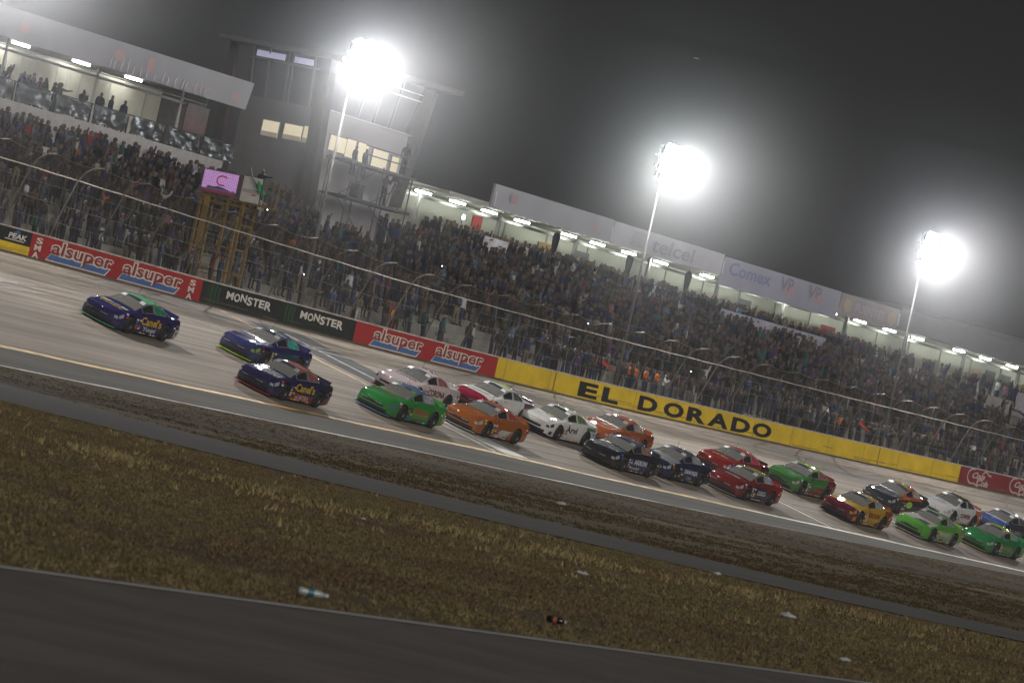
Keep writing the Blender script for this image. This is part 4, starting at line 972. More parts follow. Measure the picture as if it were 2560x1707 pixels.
    MB().grid([[(.36 - .5 * i / 4, side_y(.36 - .5 * i / 4, 1.0 + .03 * j) + .012 - .012 * j, .97 + .05 * j) for j in range(2)] for i in range(5)]).build('window_net', mat('net_grey', (.22, .22, .22), .7), t)
    def rim_pt(x, f_):
        zb2, yr2, ym2, zm2, yb2, zl2, yt2, zt2, zc2 = sec(x); return (x, yb2 + (yt2 - yb2) * f_ + .008, zl2 + (zt2 - zl2) * f_ + .004)
    for nm, x0, x1 in (('window_frame', .60, -.21), ('quarter_window_frame', -.32, -1.19)):
        path = [rim_pt(x0 + (x1 - x0) * i / 6, .12) for i in range(7)] + [rim_pt(x1 + (x0 - x1) * i / 6, .88) for i in range(7)]
        MB().tube(path + path[:1], .011, 5).build(nm, mat('frame_light', (.30, .30, .31), .3, coat=.5), t)
    MB().grid([[(.99, -.70 + 1.4 * i / 8, top_z(.99, -.70 + 1.4 * i / 8) + .008), (1.06, -.70 + 1.4 * i / 8, top_z(1.06, -.70 + 1.4 * i / 8) + .008)] for i in range(9)]).build('cowl_vent', M_grl, t)
    for y_ in (-.69, .69): MB().grid([[(1.06 + 1.0 * i / 8, y_ - .006, top_z(1.06 + 1.0 * i / 8, y_) + .006), (1.06 + 1.0 * i / 8, y_ + .006, top_z(1.06 + 1.0 * i / 8, y_) + .006)] for i in range(9)]).build('hood_seam', M_grl, t)
    for x_ in (.92, -.98): MB().grid([[(x_, side_y(x_, .16 + .75 * i / 6) + .008, .16 + .75 * i / 6), (x_ - .014, side_y(x_ - .014, .16 + .75 * i / 6) + .008, .16 + .75 * i / 6)] for i in range(7)]).build('door_seam', M_grl, t)
    MB().tube([(.06, .30, 1.0), (.02, .34, 1.12), (-.02, .34, 1.2)] if False else [(-.42, .36, .98), (-.42, .36, 1.05), (-.42, .36, 1.14), (-.42, .36, 1.2)], [.09, .125, .125, .06], 10).build('driver_helmet', mat('helmet_%d' % q.randrange(3), ((.5, .5, .5), (.4, .05, .04), (.05, .05, .06))[q.randrange(3)], .25), t, smooth=True)
    for y_ in (-.22, .22): MB().box(-.98, -.80, y_ - .10, y_ + .10, top_z(-.89, y_) - .01, top_z(-.89, y_) + .014).build('roof_flap', paint(tuple(x * .8 for x in roof)), t)
    MB().tube([(-.55, -.42, top_z(-.55, .42) - .01), (-.60, -.42, top_z(-.55, .42) + .28)], .008, 4).build('antenna', M_grl, t)
    mr = MB().hexa([(.62, .90, .88), (.52, .90, .88), (.52, 1.06, .90), (.62, 1.06, .90), (.62, .90, .98), (.54, .90, .98), (.54, 1.05, .98), (.60, 1.05, .98)]).build('mirror', paint(body), t)
    return t
MINT = (.11, .45, .24)
c = car(-5.39, 9.13, 'leading navy race car with mint green roof and white stripe across its hood', NAVY, roof=MINT, split=(.06, .42, .24), tail=NAVY, quarter=(.03, .25, .14), ends=(.55, .55, .58))
decal(c, "Canel's", 'side', .62, .50, 1.55, .34, (.52, .33, .03), bold=.03); decal(c, 'Yuupi', 'side', .35, .20, 1.0, .24, (.5, .5, .55), bold=.03)
decal(c, "Canel's", 'hood', 1.95, -.55, 1.15, .26, (.52, .33, .03), bold=.03); patch(c, [(1.62, -.68), (1.40, -.68), (1.40, .68), (1.62, .68)], 'hood', (.52, .53, .50))
decal(c, 'PSG', 'hood', 1.60, -.2, .55, .18, (.03, .05, .2), bold=.03); patch(c, [(-2.1, .25), (-2.42, .28), (-2.42, .62), (-2.1, .60)], 'side', (.5, .5, .5)); decal(c, 'H', 'side', -2.18, .36, .18, .18, (.02, .03, .03), bold=.04)
c = car(5.9, 9.35, 'navy race car with lime splitter and lime roof edge, second behind the leader', NAVY, roof=(.05, .07, .16), split=LIME, nose=(.03, .035, .12), quarter=(.04, .45, .36), hlc=(.25, .42, .06), ends=(.30, .28, .30))
patch(c, [(-.05, -.50), (-.85, -.50), (-.85, .1), (-.05, .1)], 'hood', LIME); decal(c, 'CABLES', 'hood', 1.55, -.55, 1.1, .22, (.40, .38, .36), bold=.02); patch(c, [(1.66, -.62), (1.62, -.62), (1.62, .62), (1.66, .62)], 'hood', (.4, .38, .42))
patch(c, [(2.42, .46), (1.95, .50), (1.95, .53), (2.42, .49)], 'side', (.20, .32, .08))
c = car(-1.13, 14.84, 'navy and red race car with yellow door lettering, nearest the yellow line at the front', (.020, .018, .075), roof=(.34, .075, .055), split=(.40, .025, .03), skirt=(.30, .02, .025), tail=(.022, .022, .04), quarter=(.30, .10, .10), ends=(.25, .25, .28))
decal(c, "Canel's", 'side', .62, .52, 1.55, .34, (.48, .34, .03), bold=.03); patch(c, [(.85, .13), (-.98, .13), (-.98, .36), (.85, .46)], 'side', (.30, .02, .025)); decal(c, 'mi MORA', 'side', .45, .17, 1.1, .22, (.45, .34, .34), bold=.03); decal(c, "Canel's", 'hood', 1.95, -.6, 1.2, .24, (.42, .32, .03), bold=.03)
c = car(10.98, 13.93, 'green race car with blue roof and pale blue splitter', (.03, .24, .05), roof=(.09, .16, .32), split=(.12, .20, .36), tail=(.05, .26, .06), quarter=(.40, .36, .46), hlc=(.10, .14, .30), ends=(.06, .20, .08))
patch(c, [(-2.08, .24), (-2.42, .28), (-2.42, .55), (-2.08, .55)], 'side', (.30, .34, .03)); decal(c, 'Racing', 'side', .45, .42, 1.25, .28, (.30, .06, .05), bold=.03, shear=.2); patch(c, [(.70, .26), (-.85, .30), (-.75, .74), (.60, .72)], 'side', (.11, .25, .05)); patch(c, [(1.45, -.45), (1.15, -.45), (1.15, .3), (1.45, .3)], 'hood', (.22, .16, .06))
c = car(19.87, 9.52, 'pinkish white race car with purple roof number, behind the green one', (.56, .47, .48), nose=(.50, .42, .44), split=(.45, .06, .04), hlc=(.06, .12, .36), quarter=(.34, .12, .12), ends=(.5, .45, .45), tail=(.40, .40, .42))
decal(c, '54', 'hood', -.15, -.45, .9, .50, (.14, .06, .30), bold=.03); decal(c, 'CORONA', 'side', .55, .50, 1.5, .30, (.05, .04, .05), bold=.03); decal(c, 'SCHNEIDER', 'hood', 1.35, -.6, 1.2, .18, (.06, .05, .08), bold=.02); patch(c, [(2.3, .20), (2.0, .22), (2.0, .5), (2.3, .45)], 'side', (.06, .14, .40))
c = car(29.32, 8.51, 'white race car with crimson nose and lime roof number', WHT, nose=(.30, .012, .05), roof=(.52, .52, .50), tail=(.10, .05, .09), quarter=(.10, .13, .13))
decal(c, '8', 'hood', -.1, -.35, .7, .60, (.36, .58, .06), bold=.06); patch(c, [(2.12, -.66), (1.98, -.66), (1.98, .66), (2.12, .66)], 'hood', (.30, .012, .05)); decal(c, 'VANGUARD', 'hood', 1.55, -.5, 1.0, .15, (.05, .05, .06), bold=.02)
c = car(20.31, 13.29, 'orange race car with white swoosh behind its front wheel', ORG, roof=(.42, .10, .03), split=(.40, .36, .32), tail=(.36, .10, .025), quarter=(.40, .07, .05), ends=(.3, .28, .28))
patch(c, [(.80, .14), (-.30, .14), (-.98, .52), (.10, .52)], 'side', (.52, .50, .48)); patch(c, [(.95, .22), (.30, .24), (.25, .46), (.90, .48)], 'side', (.42, .10, .03)); patch(c, [(-.05, .13), (-.2, .13), (-.9, .48), (-.72, .48)], 'side', (.05, .04, .06))
c = car(33.15, 10.2, 'white race car with dark grille and green streak on its roof', WHT, roof=(.52, .54, .50), quarter=(.14, .24, .10), tail=(.50, .50, .52), hlc=(.03, .03, .035))
decal(c, 'Arvi', 'side', .75, .48, 1.1, .32, (.03, .05, .05), bold=.03); patch(c, [(-.15, -.45), (-.75, -.45), (-.75, .2), (-.15, .2)], 'hood', (.24, .42, .06)); patch(c, [(-1.2, .78), (-2.1, .78), (-2.1, .92), (-1.2, .92)], 'side', (.07, .16, .06)); decal(c, 'O', 'hood', 1.35, -.15, .55, .45, (.20, .24, .06)); patch(c, [(2.42, .18), (2.12, .18), (2.12, .36), (2.42, .34)], 'side', BLK)
c = car(41.72, 9.01, 'copper orange race car with red roof behind the black one', (.36, .095, .028), roof=(.42, .07, .03), quarter=(.42, .38, .36), tail=(.24, .06, .02), ends=(.36, .30, .3))
decal(c, '618', 'side', .1, .5, .9, .34, (.36, .16, .12), bold=.03)
c = car(33.59, 13.82, 'black race car with navy doors and white door lettering', BLK, hood=(.02, .02, .028), roof=(.05, .055, .085), quarter=(.36, .16, .14), tail=(.02, .022, .035), ends=(.22, .23, .25))
patch(c, [(.85, .20), (-.95, .20), (-.95, .74), (.85, .74)], 'side', (.022, .03, .13)); decal(c, 'AKRON', 'side', .45, .48, 1.3, .24, (.50, .50, .52), bold=.05); decal(c, 'mobil', 'side', .55, .24, .8, .13, (.42, .42, .42), bold=.03)
c = car(40.31, 13.28, 'dark navy race car with grey hood tailing the black one', (.016, .020, .06), hood=(.20, .21, .23), roof=(.055, .06, .09), quarter=(.34, .35, .37), tail=(.014, .016, .03), ends=(.35, .35, .38))
patch(c, [(.85, .42), (-.95, .42), (-.95, .72), (.85, .72)], 'side', (.024, .034, .16)); decal(c, 'DANA', 'side', .50, .50, .75, .20, (.5, .5, .52), bold=.05); decal(c, 'FLEX', 'side', -.30, .48, .6, .20, (.5, .5, .52), bold=.05); decal(c, 'OK', 'side', .1, .22, .6, .14, (.3, .3, .33), bold=.03)
c = car(53.79, 9.92, 'red race car with pale oval on its hood, in the outer lane', RED, roof=(.42, .05, .03), quarter=(.55, .05, .10), tail=(.05, .01, .015), ends=(.42, .42, .42))
decal(c, 'Oreo', 'hood', 1.75, -.5, 1.0, .28, (.42, .36, .16), bold=.05)
c = car(47.34, 14.0, 'dark red race car with lime roof and black doors in the inner lane', (.17, .014, .014), roof=(.20, .30, .05), quarter=(.38, .38, .44), tail=(.28, .018, .02), ends=(.40, .40, .42), split=(.2, .18, .17))
patch(c, [(.92, .14), (-.95, .14), (-.75, .78), (.92, .78)], 'side', (.03, .03, .06)); decal(c, 'COSCO', 'side', .35, .40, .9, .22, (.40, .42, .42), bold=.04); decal(c, 'Mode', 'hood', 1.7, -.45, .9, .26, (.36, .34, .40), bold=.05)
c = car(62.39, 9.87, 'green race car with bright lime roof and dark red tail in the outer lane', (.055, .19, .05), roof=(.30, .52, .06), tail=(.17, .02, .028), lid=(.17, .02, .028), skirt=(.28, .30, .20), split=(.35, .36, .25), quarter=(.20, .26, .12), ends=(.32, .33, .34))
patch(c, [(.80, .18), (-.95, .18), (-.95, .62), (.50, .40)], 'side', (.22, .035, .03))
c = car(61.66, 13.85, 'yellow race car with maroon bumper band, alone in the inner lane', YEL, nose=(.11, .012, .03), roof=(.45, .28, .06), tail=(.24, .06, .02), split=BLK, quarter=(.30, .32, .33), hlc=(.50, .30, .03), ends=(.10, .10, .12))
decal(c, 'SIKAM', 'side', .62, .52, 1.4, .26, (.20, .05, .02), bold=.04); patch(c, [(-.2, .13), (-.98, .13), (-.98, .42), (-.55, .30)], 'side', (.18, .02, .04)); patch(c, [(2.4, .16), (1.95, .18), (1.95, .40), (2.35, .38)], 'side', (.50, .29, .02))
c = car(76.54, 9.15, 'black race car with orange roof pillars and lime roof number', (.50, .11, .02), nose=(.02, .024, .03), lid=(.03, .03, .03), hood=(.03, .032, .04), roof=(.52, .11, .02), quarter=(.42, .43, .44), tail=(.03, .03, .03), ends=(.03, .03, .05))
patch(c, [(.05, -.42), (-.75, -.42), (-.75, .36), (.05, .36)], 'hood', (.32, .42, .06)); patch(c, [(1.85, .22), (-1.25, .22), (-1.25, .90), (1.85, .76)], 'side', (.02, .026, .032), lift=.004); decal(c, '0', 'side', .55, .42, .75, .36, (.30, .52, .06), bold=.10); patch(c, [(.88, .12), (-.95, .12), (-.95, .20), (.88, .20)], 'side', (.50, .10, .02))
c = car(85.08, 8.76, 'white race car with black roof and orange rear wheel trim', (.56, .55, .56), roof=(.02, .03, .025), tail=(.48, .16, .08), quarter=(.06, .08, .07))
decal(c, '17', 'hood', -.1, -.45, .9, .55, (.36, .58, .05), bold=.04); decal(c, 'CONFER', 'side', .55, .46, 1.35, .24, (.16, .03, .03), bold=.05); patch(c, [(-.70, .14), (-1.05, .14), (-1.05, .34), (-.78, .34)], 'side', (.50, .14, .04)); decal(c, 'o', 'hood', 1.6, -.3, .6, .30, (.30, .29, .33), bold=.06)
c = car(71.07, 13.97, 'bright green and white race car with black hood flash in the inner lane', (.10, .34, .05), hood=(.42, .40, .36), roof=(.16, .26, .15), nose=(.10, .36, .05), tail=(.16, .34, .06), skirt=(.42, .42, .42), split=(.32, .31, .30), quarter=(.26, .28, .28), hlc=(.10, .40, .05), ends=(.3, .3, .3))
patch(c, [(.85, .14), (-.95, .14), (-.95, .72), (.85, .72)], 'side', (.25, .36, .17)); patch(c, [(2.1, -.1), (1.55, .1), (1.55, .68), (2.1, .68)], 'hood', (.03, .05, .035)); decal(c, 'MAXI', 'side', .55, .45, 1.1, .22, (.36, .44, .30), bold=.03); decal(c, 'OIL', 'side', .45, .17, .5, .12, (.05, .03, .06), bold=.03)
c = car(90.34, 9.84, 'blue and white race car with dark doors at the tail of the outer lane', (.03, .03, .045), hood=(.05, .11, .36), roof=(.42, .43, .47), nose=(.10, .14, .30), quarter=(.10, .10, .12))
patch(c, [(1.25, -.7), (.99, -.7), (.99, .7), (1.25, .7)], 'hood', (.5, .5, .5)); decal(c, 'CABLE', 'side', .50, .46, 1.1, .20, (.20, .20, .22), bold=.03); decal(c, '36', 'hood', -.2, -.4, .8, .5, (.14, .16, .28), bold=.04)
c = car(80.28, 13.84, 'emerald green race car with lime yellow roof, last in the inner lane', (.018, .20, .055), roof=(.32, .46, .05), tail=(.03, .25, .10), split=(.24, .30, .08), quarter=(.22, .34, .30), ends=(.2, .18, .18))
decal(c, 'Vega', 'side', .45, .40, 1.0, .28, (.26, .16, .08), bold=.03); patch(c, [(1.45, -.4), (1.2, -.4), (1.2, .25), (1.45, .25)], 'hood', (.20, .14, .06)); patch(c, [(-2.1, .22), (-2.42, .24), (-2.42, .5), (-2.1, .5)], 'side', (.24, .36, .06))
c = car(90.2, 13.7, 'green race car cut off at the right edge, behind the emerald one', (.05, .24, .06), roof=(.2, .3, .06), split=(.2, .25, .1))

# ------------------------------------------------------------------ people
BONES = {'spine': 0, 'neck': 1, 'head': 2, 'arm': 3, 'hand': 4, 'leg': 5, 'foot': 6}
def person_mesh(pose, sub):
    P = {'pel': (0, 0, .95), 'sp': (0, .01, 1.14), 'ch': (0, 0, 1.34), 'nk': (0, -.01, 1.47), 'hd': (0, -.03, 1.57), 'tp': (0, -.02, 1.69)}
    rad = {'pel': (.145, .115), 'sp': (.135, .10), 'ch': (.155, .105), 'nk': (.055, .055), 'hd': (.078, .095), 'tp': (.055, .06)}
    E_ = [('pel', 'sp', 'shirt'), ('sp', 'ch', 'shirt'), ('ch', 'nk', 'shirt'), ('nk', 'hd', 'skin'), ('hd', 'tp', 'skin')]
    A = {'stand': [((.23, .01, 1.13), (.25, -.06, .90), (.25, -.09, .81))] * 2,
         'cheer': [((.30, -.04, 1.50), (.28, -.10, 1.75), (.27, -.11, 1.84)), ((.24, .02, 1.13), (.22, -.14, .98), (.20, -.20, .94))],
         'phone': [((.22, -.10, 1.18), (.12, -.30, 1.38), (.08, -.34, 1.46)), ((.22, -.10, 1.18), (.12, -.30, 1.36), (.08, -.34, 1.44))],
         'folded': [((.24, -.02, 1.13), (.06, -.20, 1.10), (-.02, -.21, 1.12)), ((.24, -.02, 1.13), (.06, -.18, 1.14), (-.02, -.20, 1.16))],
         'point': [((.36, -.10, 1.36), (.52, -.24, 1.40), (.59, -.29, 1.41)), ((.23, .01, 1.13), (.25, -.06, .90), (.25, -.09, .81))],
         'wave': [((.36, -.06, 1.45), (.46, -.12, 1.70), (.48, -.14, 1.79)), ((.34, -.06, 1.46), (.36, -.12, 1.71), (.35, -.14, 1.80))],
         'sit': [((.24, -.06, 1.13), (.20, -.30, 1.02), (.18, -.38, 1.0))] * 2}[pose]
    for i, sg in enumerate((1, -1)):
        e, wr, ha = [(p[0] * sg, p[1], p[2]) for p in A[i]]
        P['sh%d' % i] = (.175 * sg, 0, 1.385); P['el%d' % i] = e; P['wr%d' % i] = wr; P['ha%d' % i] = ha
        rad['sh%d' % i] = (.065, .065); rad['el%d' % i] = (.045, .045); rad['wr%d' % i] = (.032, .032); rad['ha%d' % i] = (.036, .028)
        E_ += [('ch', 'sh%d' % i, 'shirt'), ('sh%d' % i, 'el%d' % i, 'shirt'), ('el%d' % i, 'wr%d' % i, 'shirt'), ('wr%d' % i, 'ha%d' % i, 'skin')]
        if pose == 'sit': hp, kn, an, to = (.09 * sg, 0, .92), (.11 * sg, -.42, .92), (.11 * sg, -.44, .50), (.11 * sg, -.57, .46)
        else:
            q = .02 if i else -.03
            hp, kn, an, to = (.09 * sg, 0, .90), (.105 * sg, -.02 + q, .50), (.115 * sg, q, .08), (.13 * sg, -.15 + q, .04)
        P['hp%d' % i] = hp; P['kn%d' % i] = kn; P['an%d' % i] = an; P['to%d' % i] = to
        rad['hp%d' % i] = (.092, .092); rad['kn%d' % i] = (.06, .06); rad['an%d' % i] = (.045, .045); rad['to%d' % i] = (.045, .035)
        E_ += [('pel', 'hp%d' % i, 'pants'), ('hp%d' % i, 'kn%d' % i, 'pants'), ('kn%d' % i, 'an%d' % i, 'pants'), ('an%d' % i, 'to%d' % i, 'shoe')]
    ks = list(P); me = bpy.data.meshes.new('p'); me.from_pydata([P[k] for k in ks], [(ks.index(a), ks.index(b)) for a, b, _ in E_], [])
    o = link('p', me); md = o.modifiers.new('s', 'SKIN'); md.use_smooth_shade = True
    for i, k in enumerate(ks):
        sv = me.skin_vertices[0].data[i]; sv.radius = rad[k]; sv.use_root = (k == 'pel')
    if sub: sb = o.modifiers.new('u', 'SUBSURF'); sb.levels = sub; sb.render_levels = sub
    dg = bpy.context.evaluated_depsgraph_get(); dg.update()
    r = bpy.data.meshes.new_from_object(o.evaluated_get(dg)); bpy.data.objects.remove(o)
    idx = {'skin': 0, 'hair': 1, 'shirt': 2, 'pants': 3, 'shoe': 4}
    segs = [(Vector(P[a]), Vector(P[b]), c) for a, b, c in E_]
    mis = []
    for p in r.polygons:
        c = p.center; best = None
        for a, b, k in segs:
            t_ = max(0, min(1, (c - a).dot(b - a) / (b - a).length_squared)); dd = (c - a - (b - a) * t_).length
            if best is None or dd < best[0]: best = (dd, k)
        k = best[1]
        if k == 'skin' and c.z > 1.52 and abs(c.x) < .12 and (c.z > 1.645 or c.y > .0): k = 'hair'
        mis.append(idx[k])
    r.materials.clear()
    for k in range(5): r.materials.append(None)
    r.polygons.foreach_set('material_index', mis); r.polygons.foreach_set('use_smooth', [True] * len(mis))
    r.update(); return r
POSES = ['stand', 'cheer', 'phone', 'folded', 'point', 'wave', 'sit']
PM = {p: person_mesh(p, 1) for p in POSES}
PL_ = {p: person_mesh(p, 0) for p in POSES}
SHIRT = {'black': (.012, .012, .014), 'charcoal': (.03, .03, .034), 'navy': (.014, .018, .05), 'dark blue': (.02, .035, .10), 'grey': (.075, .075, .08), 'white': (.38, .38, .40), 'red': (.17, .018, .017), 'maroon': (.09, .014, .018),
         'brown': (.065, .04, .025), 'olive': (.06, .065, .03), 'teal': (.02, .09, .09), 'light blue': (.10, .15, .23), 'pink': (.24, .11, .15), 'yellow': (.26, .22, .04), 'orange': (.36, .10, .02), 'cream': (.24, .21, .17), 'purple': (.07, .03, .10)}
SW = [32, 32, 20, 8, 8, 2.8, .8, 1.5, 2.5, 2.5, 2.2, 1.8, .5, .35, .2, 1.0, 2.0]
PANT = {'black': (.012, .012, .013), 'blue': (.022, .032, .07), 'grey': (.06, .06, .06), 'tan': (.16, .125, .08), 'pale': (.25, .25, .26)}
SKIN = [(.085, .058, .047), (.065, .043, .034), (.11, .076, .062)]; HAIR = [(.008, .006, .005), (.018, .011, .007)]
CM = {}
def cm(kind, nm, c): return mat('cloth_%s_%s' % (kind, nm.replace(' ', '_')), c, .85, spec=.2)
def person(s, d, z, label, group=None, pose='stand', shirt='navy', pants='blue', turn=0.0, scale=1.0, seed=0, cap=None):
    o = bpy.data.objects.new('person', PM[pose]); COL.objects.link(o)
    o.location = L(s, d, z - (.46 * scale if pose == 'sit' else 0)); o.rotation_euler = (0, 0, RZ + turn); o.scale = (scale,) * 3
    cs = [cm('skin', str(seed % 3), SKIN[seed % 3]), cm('hair', str(seed % 2), HAIR[seed % 2]) if not cap else cm('shirt', cap, SHIRT[cap]), cm('shirt', shirt, SHIRT[shirt]), cm('pants', pants, PANT[pants]), cm('shoe', 'dark', (.02, .02, .02))]
    for sl, m_ in zip(o.material_slots, cs): sl.link = 'OBJECT'; sl.material = m_
    return tag(o, label, 'person', group)
ZONES = [(-60, 'above the dark panel'), (-.2, 'above the first red banner'), (7.4, 'above the second red banner'), (14.9, 'above the first black banner'), (22.4, 'above the second black banner'), (29.8, 'above the third red banner'), (37.3, 'above the fourth red banner'),
         (44.9, 'above plain yellow wall'), (54.2, 'above the letter E'), (57.0, 'above the letter L'), (61.2, 'above the first letter D'), (64.5, 'above the first letter O'), (67.5, 'above the letter R'), (70.2, 'above the letter A'), (73.2, 'above the last D'), (76, 'above the last letter O'), (78.8, 'above yellow past letters'), (93, 'above yellow nearing maroon'), (105.6, 'above the maroon panel')]
def zone(s):
    r = ZONES[0][1]
    for a, t_ in ZONES:
        if s >= a: r = t_
    return r
g = random.Random(21)
crowd = []
occupied_aisle = (-18, 5, 24, 47, 70, 93, 116, 139)
def free(s, d):
    if 19.6 < s < 22 and d < 5: return False
    return True
# concourse behind the fence
s_ = -16.0
while s_ < 150:
    s_ += g.expovariate(1.45 if (44 < s_ < 56 or s_ > 56 and s_ < 92 or s_ < 8) else .95)
    d_ = g.uniform(.9, 2.9)
    if free(s_, d_): crowd.append((s_, d_, ztop(s_) - .32 + (5.45 - ztop(s_) + .32) * (d_ - .38) / 2.82, 0))
for k in range(12):
    d0 = 3.2 + .8 * k + .35; lam = (.4, .5, .7, .95, 1.3, 1.8, 2.2, 2.4, 2.6, 2.6, 2.6, 2.4)[k]
    s_ = -16.0
    while s_ < 155:
        gap = g.expovariate(lam); s_ += max(.42, gap)
        if s_ > 132 and k > 4 and g.random() < .75: continue
        if any(abs(s_ - a) < .6 for a in occupied_aisle) and g.random() < .7: continue
        if 43 < s_ < 51 and k > 8: continue
        if free(s_, d0): crowd.append((s_, d0 + g.uniform(-.12, .15), zrow(3.2 + .8 * k) + .215, k + 1))
s_ = 8.3
while s_ < 20.8:
    s_ += max(.4, g.expovariate(1.9)); crowd.append((s_, g.uniform(13.5, 15.2), 12.25, 14))
for d0, zz, lam in ((13.3, 11.02, 1.5), (14.1, 11.02, 1.2), (12.95, 10.9, 1.6)):
    s_ = 58.5
    while s_ < 150:
        s_ += max(.45, g.expovariate(lam * (1 if s_ < 118 else .35)))
        crowd.append((s_, d0 + g.uniform(-.15, .15), zz, 13))
def camdepth(c):
    p = L(c[0], c[1], c[2]); return p.y
def inview(c):
    p = L(c[0], c[1], c[2]); return -.093 < p.x / p.y < .095
vis_c = [c for c in crowd if inview(c)]
near_c = sorted([c for c in vis_c if c[3] < 13], key=lambda c: camdepth(c) + (0 if c[3] < 2 else 14 + c[3] * 5))[:215]
near_set = set(near_c)
ORD = ['first', 'second', 'third', 'fourth', 'fifth', 'sixth', 'seventh', 'eighth', 'ninth', 'tenth', 'eleventh', 'twelfth', 'thirteenth', 'fourteenth', 'fifteenth', 'sixteenth', 'seventeenth', 'eighteenth', 'nineteenth', 'twentieth', 'twenty-first', 'twenty-second', 'twenty-third', 'twenty-fourth']
ROWN_ = None
ROWN = ['on the concourse'] + ['in row %s' % x for x in ('one', 'two', 'three', 'four', 'five', 'six', 'seven', 'eight', 'nine', 'ten', 'eleven', 'twelve')]
cnt = {}
def attire():
    return g.choices(list(SHIRT), SW)[0], g.choices(list(PANT), [5, 5, 2, 1.5, .6])[0], g.choices(POSES[:6], [8, 1.2, 2.5, 3, .8, .5])[0]
for c in sorted(near_c, key=lambda c: c[0]):
    sh, pa, po = attire(); key = (zone(c[0]), c[3]); cnt[key] = cnt.get(key, 0) + 1
    person(c[0], c[1], c[2], 'person in %s, %s from left %s %s' % (sh, ORD[min(cnt[key] - 1, 23)], ROWN[c[3]], key[0]), 'spectators near the fence', po, sh, pa, g.uniform(-.5, .9), g.uniform(.92, 1.06), g.randrange(99), cap=g.choice([None, None, None, 'black', 'white', 'red']))
# everyone else in the stand, one mass
VB = {p: (np.array([v.co[:] for v in PL_[p].vertices]), [tuple(q.vertices) for q in PL_[p].polygons], [q.material_index for q in PL_[p].polygons]) for p in POSES}
AV, AF, ACOL = [], [], []; off = 0
for c in crowd:
    if c in near_set: continue
    p_ = L(c[0], c[1], c[2])
    if not (-.13 < p_.x / p_.y < .13): continue
    sh, pa, po = attire(); V, Fc, MI_ = VB[po]; sc = g.uniform(.92, 1.06); an = RZ + g.uniform(-.5, .9); ca, sa = math.cos(an), math.sin(an)
    x = (V[:, 0] * ca - V[:, 1] * sa) * sc + p_.x; y = (V[:, 0] * sa + V[:, 1] * ca) * sc + p_.y; z = V[:, 2] * sc + p_.z
    AV.append(np.stack([x, y, z], 1)); sk = g.choice(SKIN); hr = g.choice(HAIR + [SHIRT[g.choice(['black', 'white', 'red', 'navy'])]])
    pal = [sk, hr, SHIRT[sh], PANT[pa], (.02, .02, .02)]
    for f, m_ in zip(Fc, MI_): AF.append(tuple(i + off for i in f)); ACOL.append(pal[m_])
    off += len(V)
me = bpy.data.meshes.new('crowd'); me.from_pydata(np.concatenate(AV).tolist(), [], AF)
at = me.attributes.new('cloth', 'FLOAT_COLOR', 'FACE'); at.data.foreach_set('color', np.array([(*c, 1) for c in ACOL], dtype=np.float32).reshape(-1))
me.polygons.foreach_set('use_smooth', [True] * len(AF)); me.update()
mm, n, b = new_mat('crowd_cloth'); b.inputs['Roughness'].default_value = .85; b.inputs['Specular IOR Level'].default_value = .2
an_ = n.nodes.new('ShaderNodeAttribute'); an_.attribute_name = 'cloth'; n.links.new(an_.outputs['Color'], b.inputs['Base Color'])
me.materials.append(mm); tag(link('crowd', me), 'dense crowd of spectators filling the upper seat rows of the stand', 'crowd', kind='stuff')
# spectators in the box and on the upper deck
k_ = 0
for s_ in (9.4, 10.0, 10.7, 11.3, 11.9, 12.4, 13.1, 13.9, 14.6, 15.2, 15.8, 16.5, 17.1, 17.8, 18.5, 19.2, 22.2, 22.8, 23.4, 24.0, 24.6, 26.2):
    k_ += 1; sh = g.choice(['black', 'navy', 'charcoal', 'maroon', 'dark blue']); person(s_, g.uniform(13.4, 14.0), 12.25, 'dark silhouette of person in the spectator box, %s from left' % ORD[k_ - 1], 'people in the spectator box', g.choice(['stand', 'stand', 'folded', 'phone']), sh, 'black', g.uniform(-.6, .6), g.uniform(.92, 1.08), k_) if k_ <= 24 else None
k_ = 0; ds = sorted([60.2, 61.4, 62.2, 63.3, 65.0, 65.7, 67.3, 68.0, 70.0, 71.2, 73.0, 75.4, 77.5, 79.2, 80.0, 81.5, 83.3, 85.0, 86.6, 88.3, 90.4, 92.2, 94.0, 95.2, 97.0, 99.5, 101.4, 103.3, 105.5, 108, 110, 112.2, 116, 118, 121, 124, 126.2, 127.4, 130, 134.2, 139, 143])
for s_ in ds:
    k_ += 1; sh = g.choice(['black', 'navy', 'charcoal', 'brown', 'grey', 'olive', 'dark blue']); lab = 'person in %s top on the lit upper deck, %s from the tower' % (sh, (ORD + ['twenty-fifth', 'twenty-sixth', 'twenty-seventh', 'twenty-eighth', 'twenty-ninth', 'thirtieth'] + ['thirty-' + x for x in ORD[:9]] + ['fortieth', 'forty-first', 'forty-second'])[k_ - 1])
    person(s_, g.uniform(13.2, 14.6), 11.02, lab, 'people on the lit upper deck', g.choice(['stand', 'stand', 'folded', 'phone', 'wave']), sh, g.choice(['black', 'blue']), g.uniform(-.8, .8), g.uniform(.95, 1.06), k_)
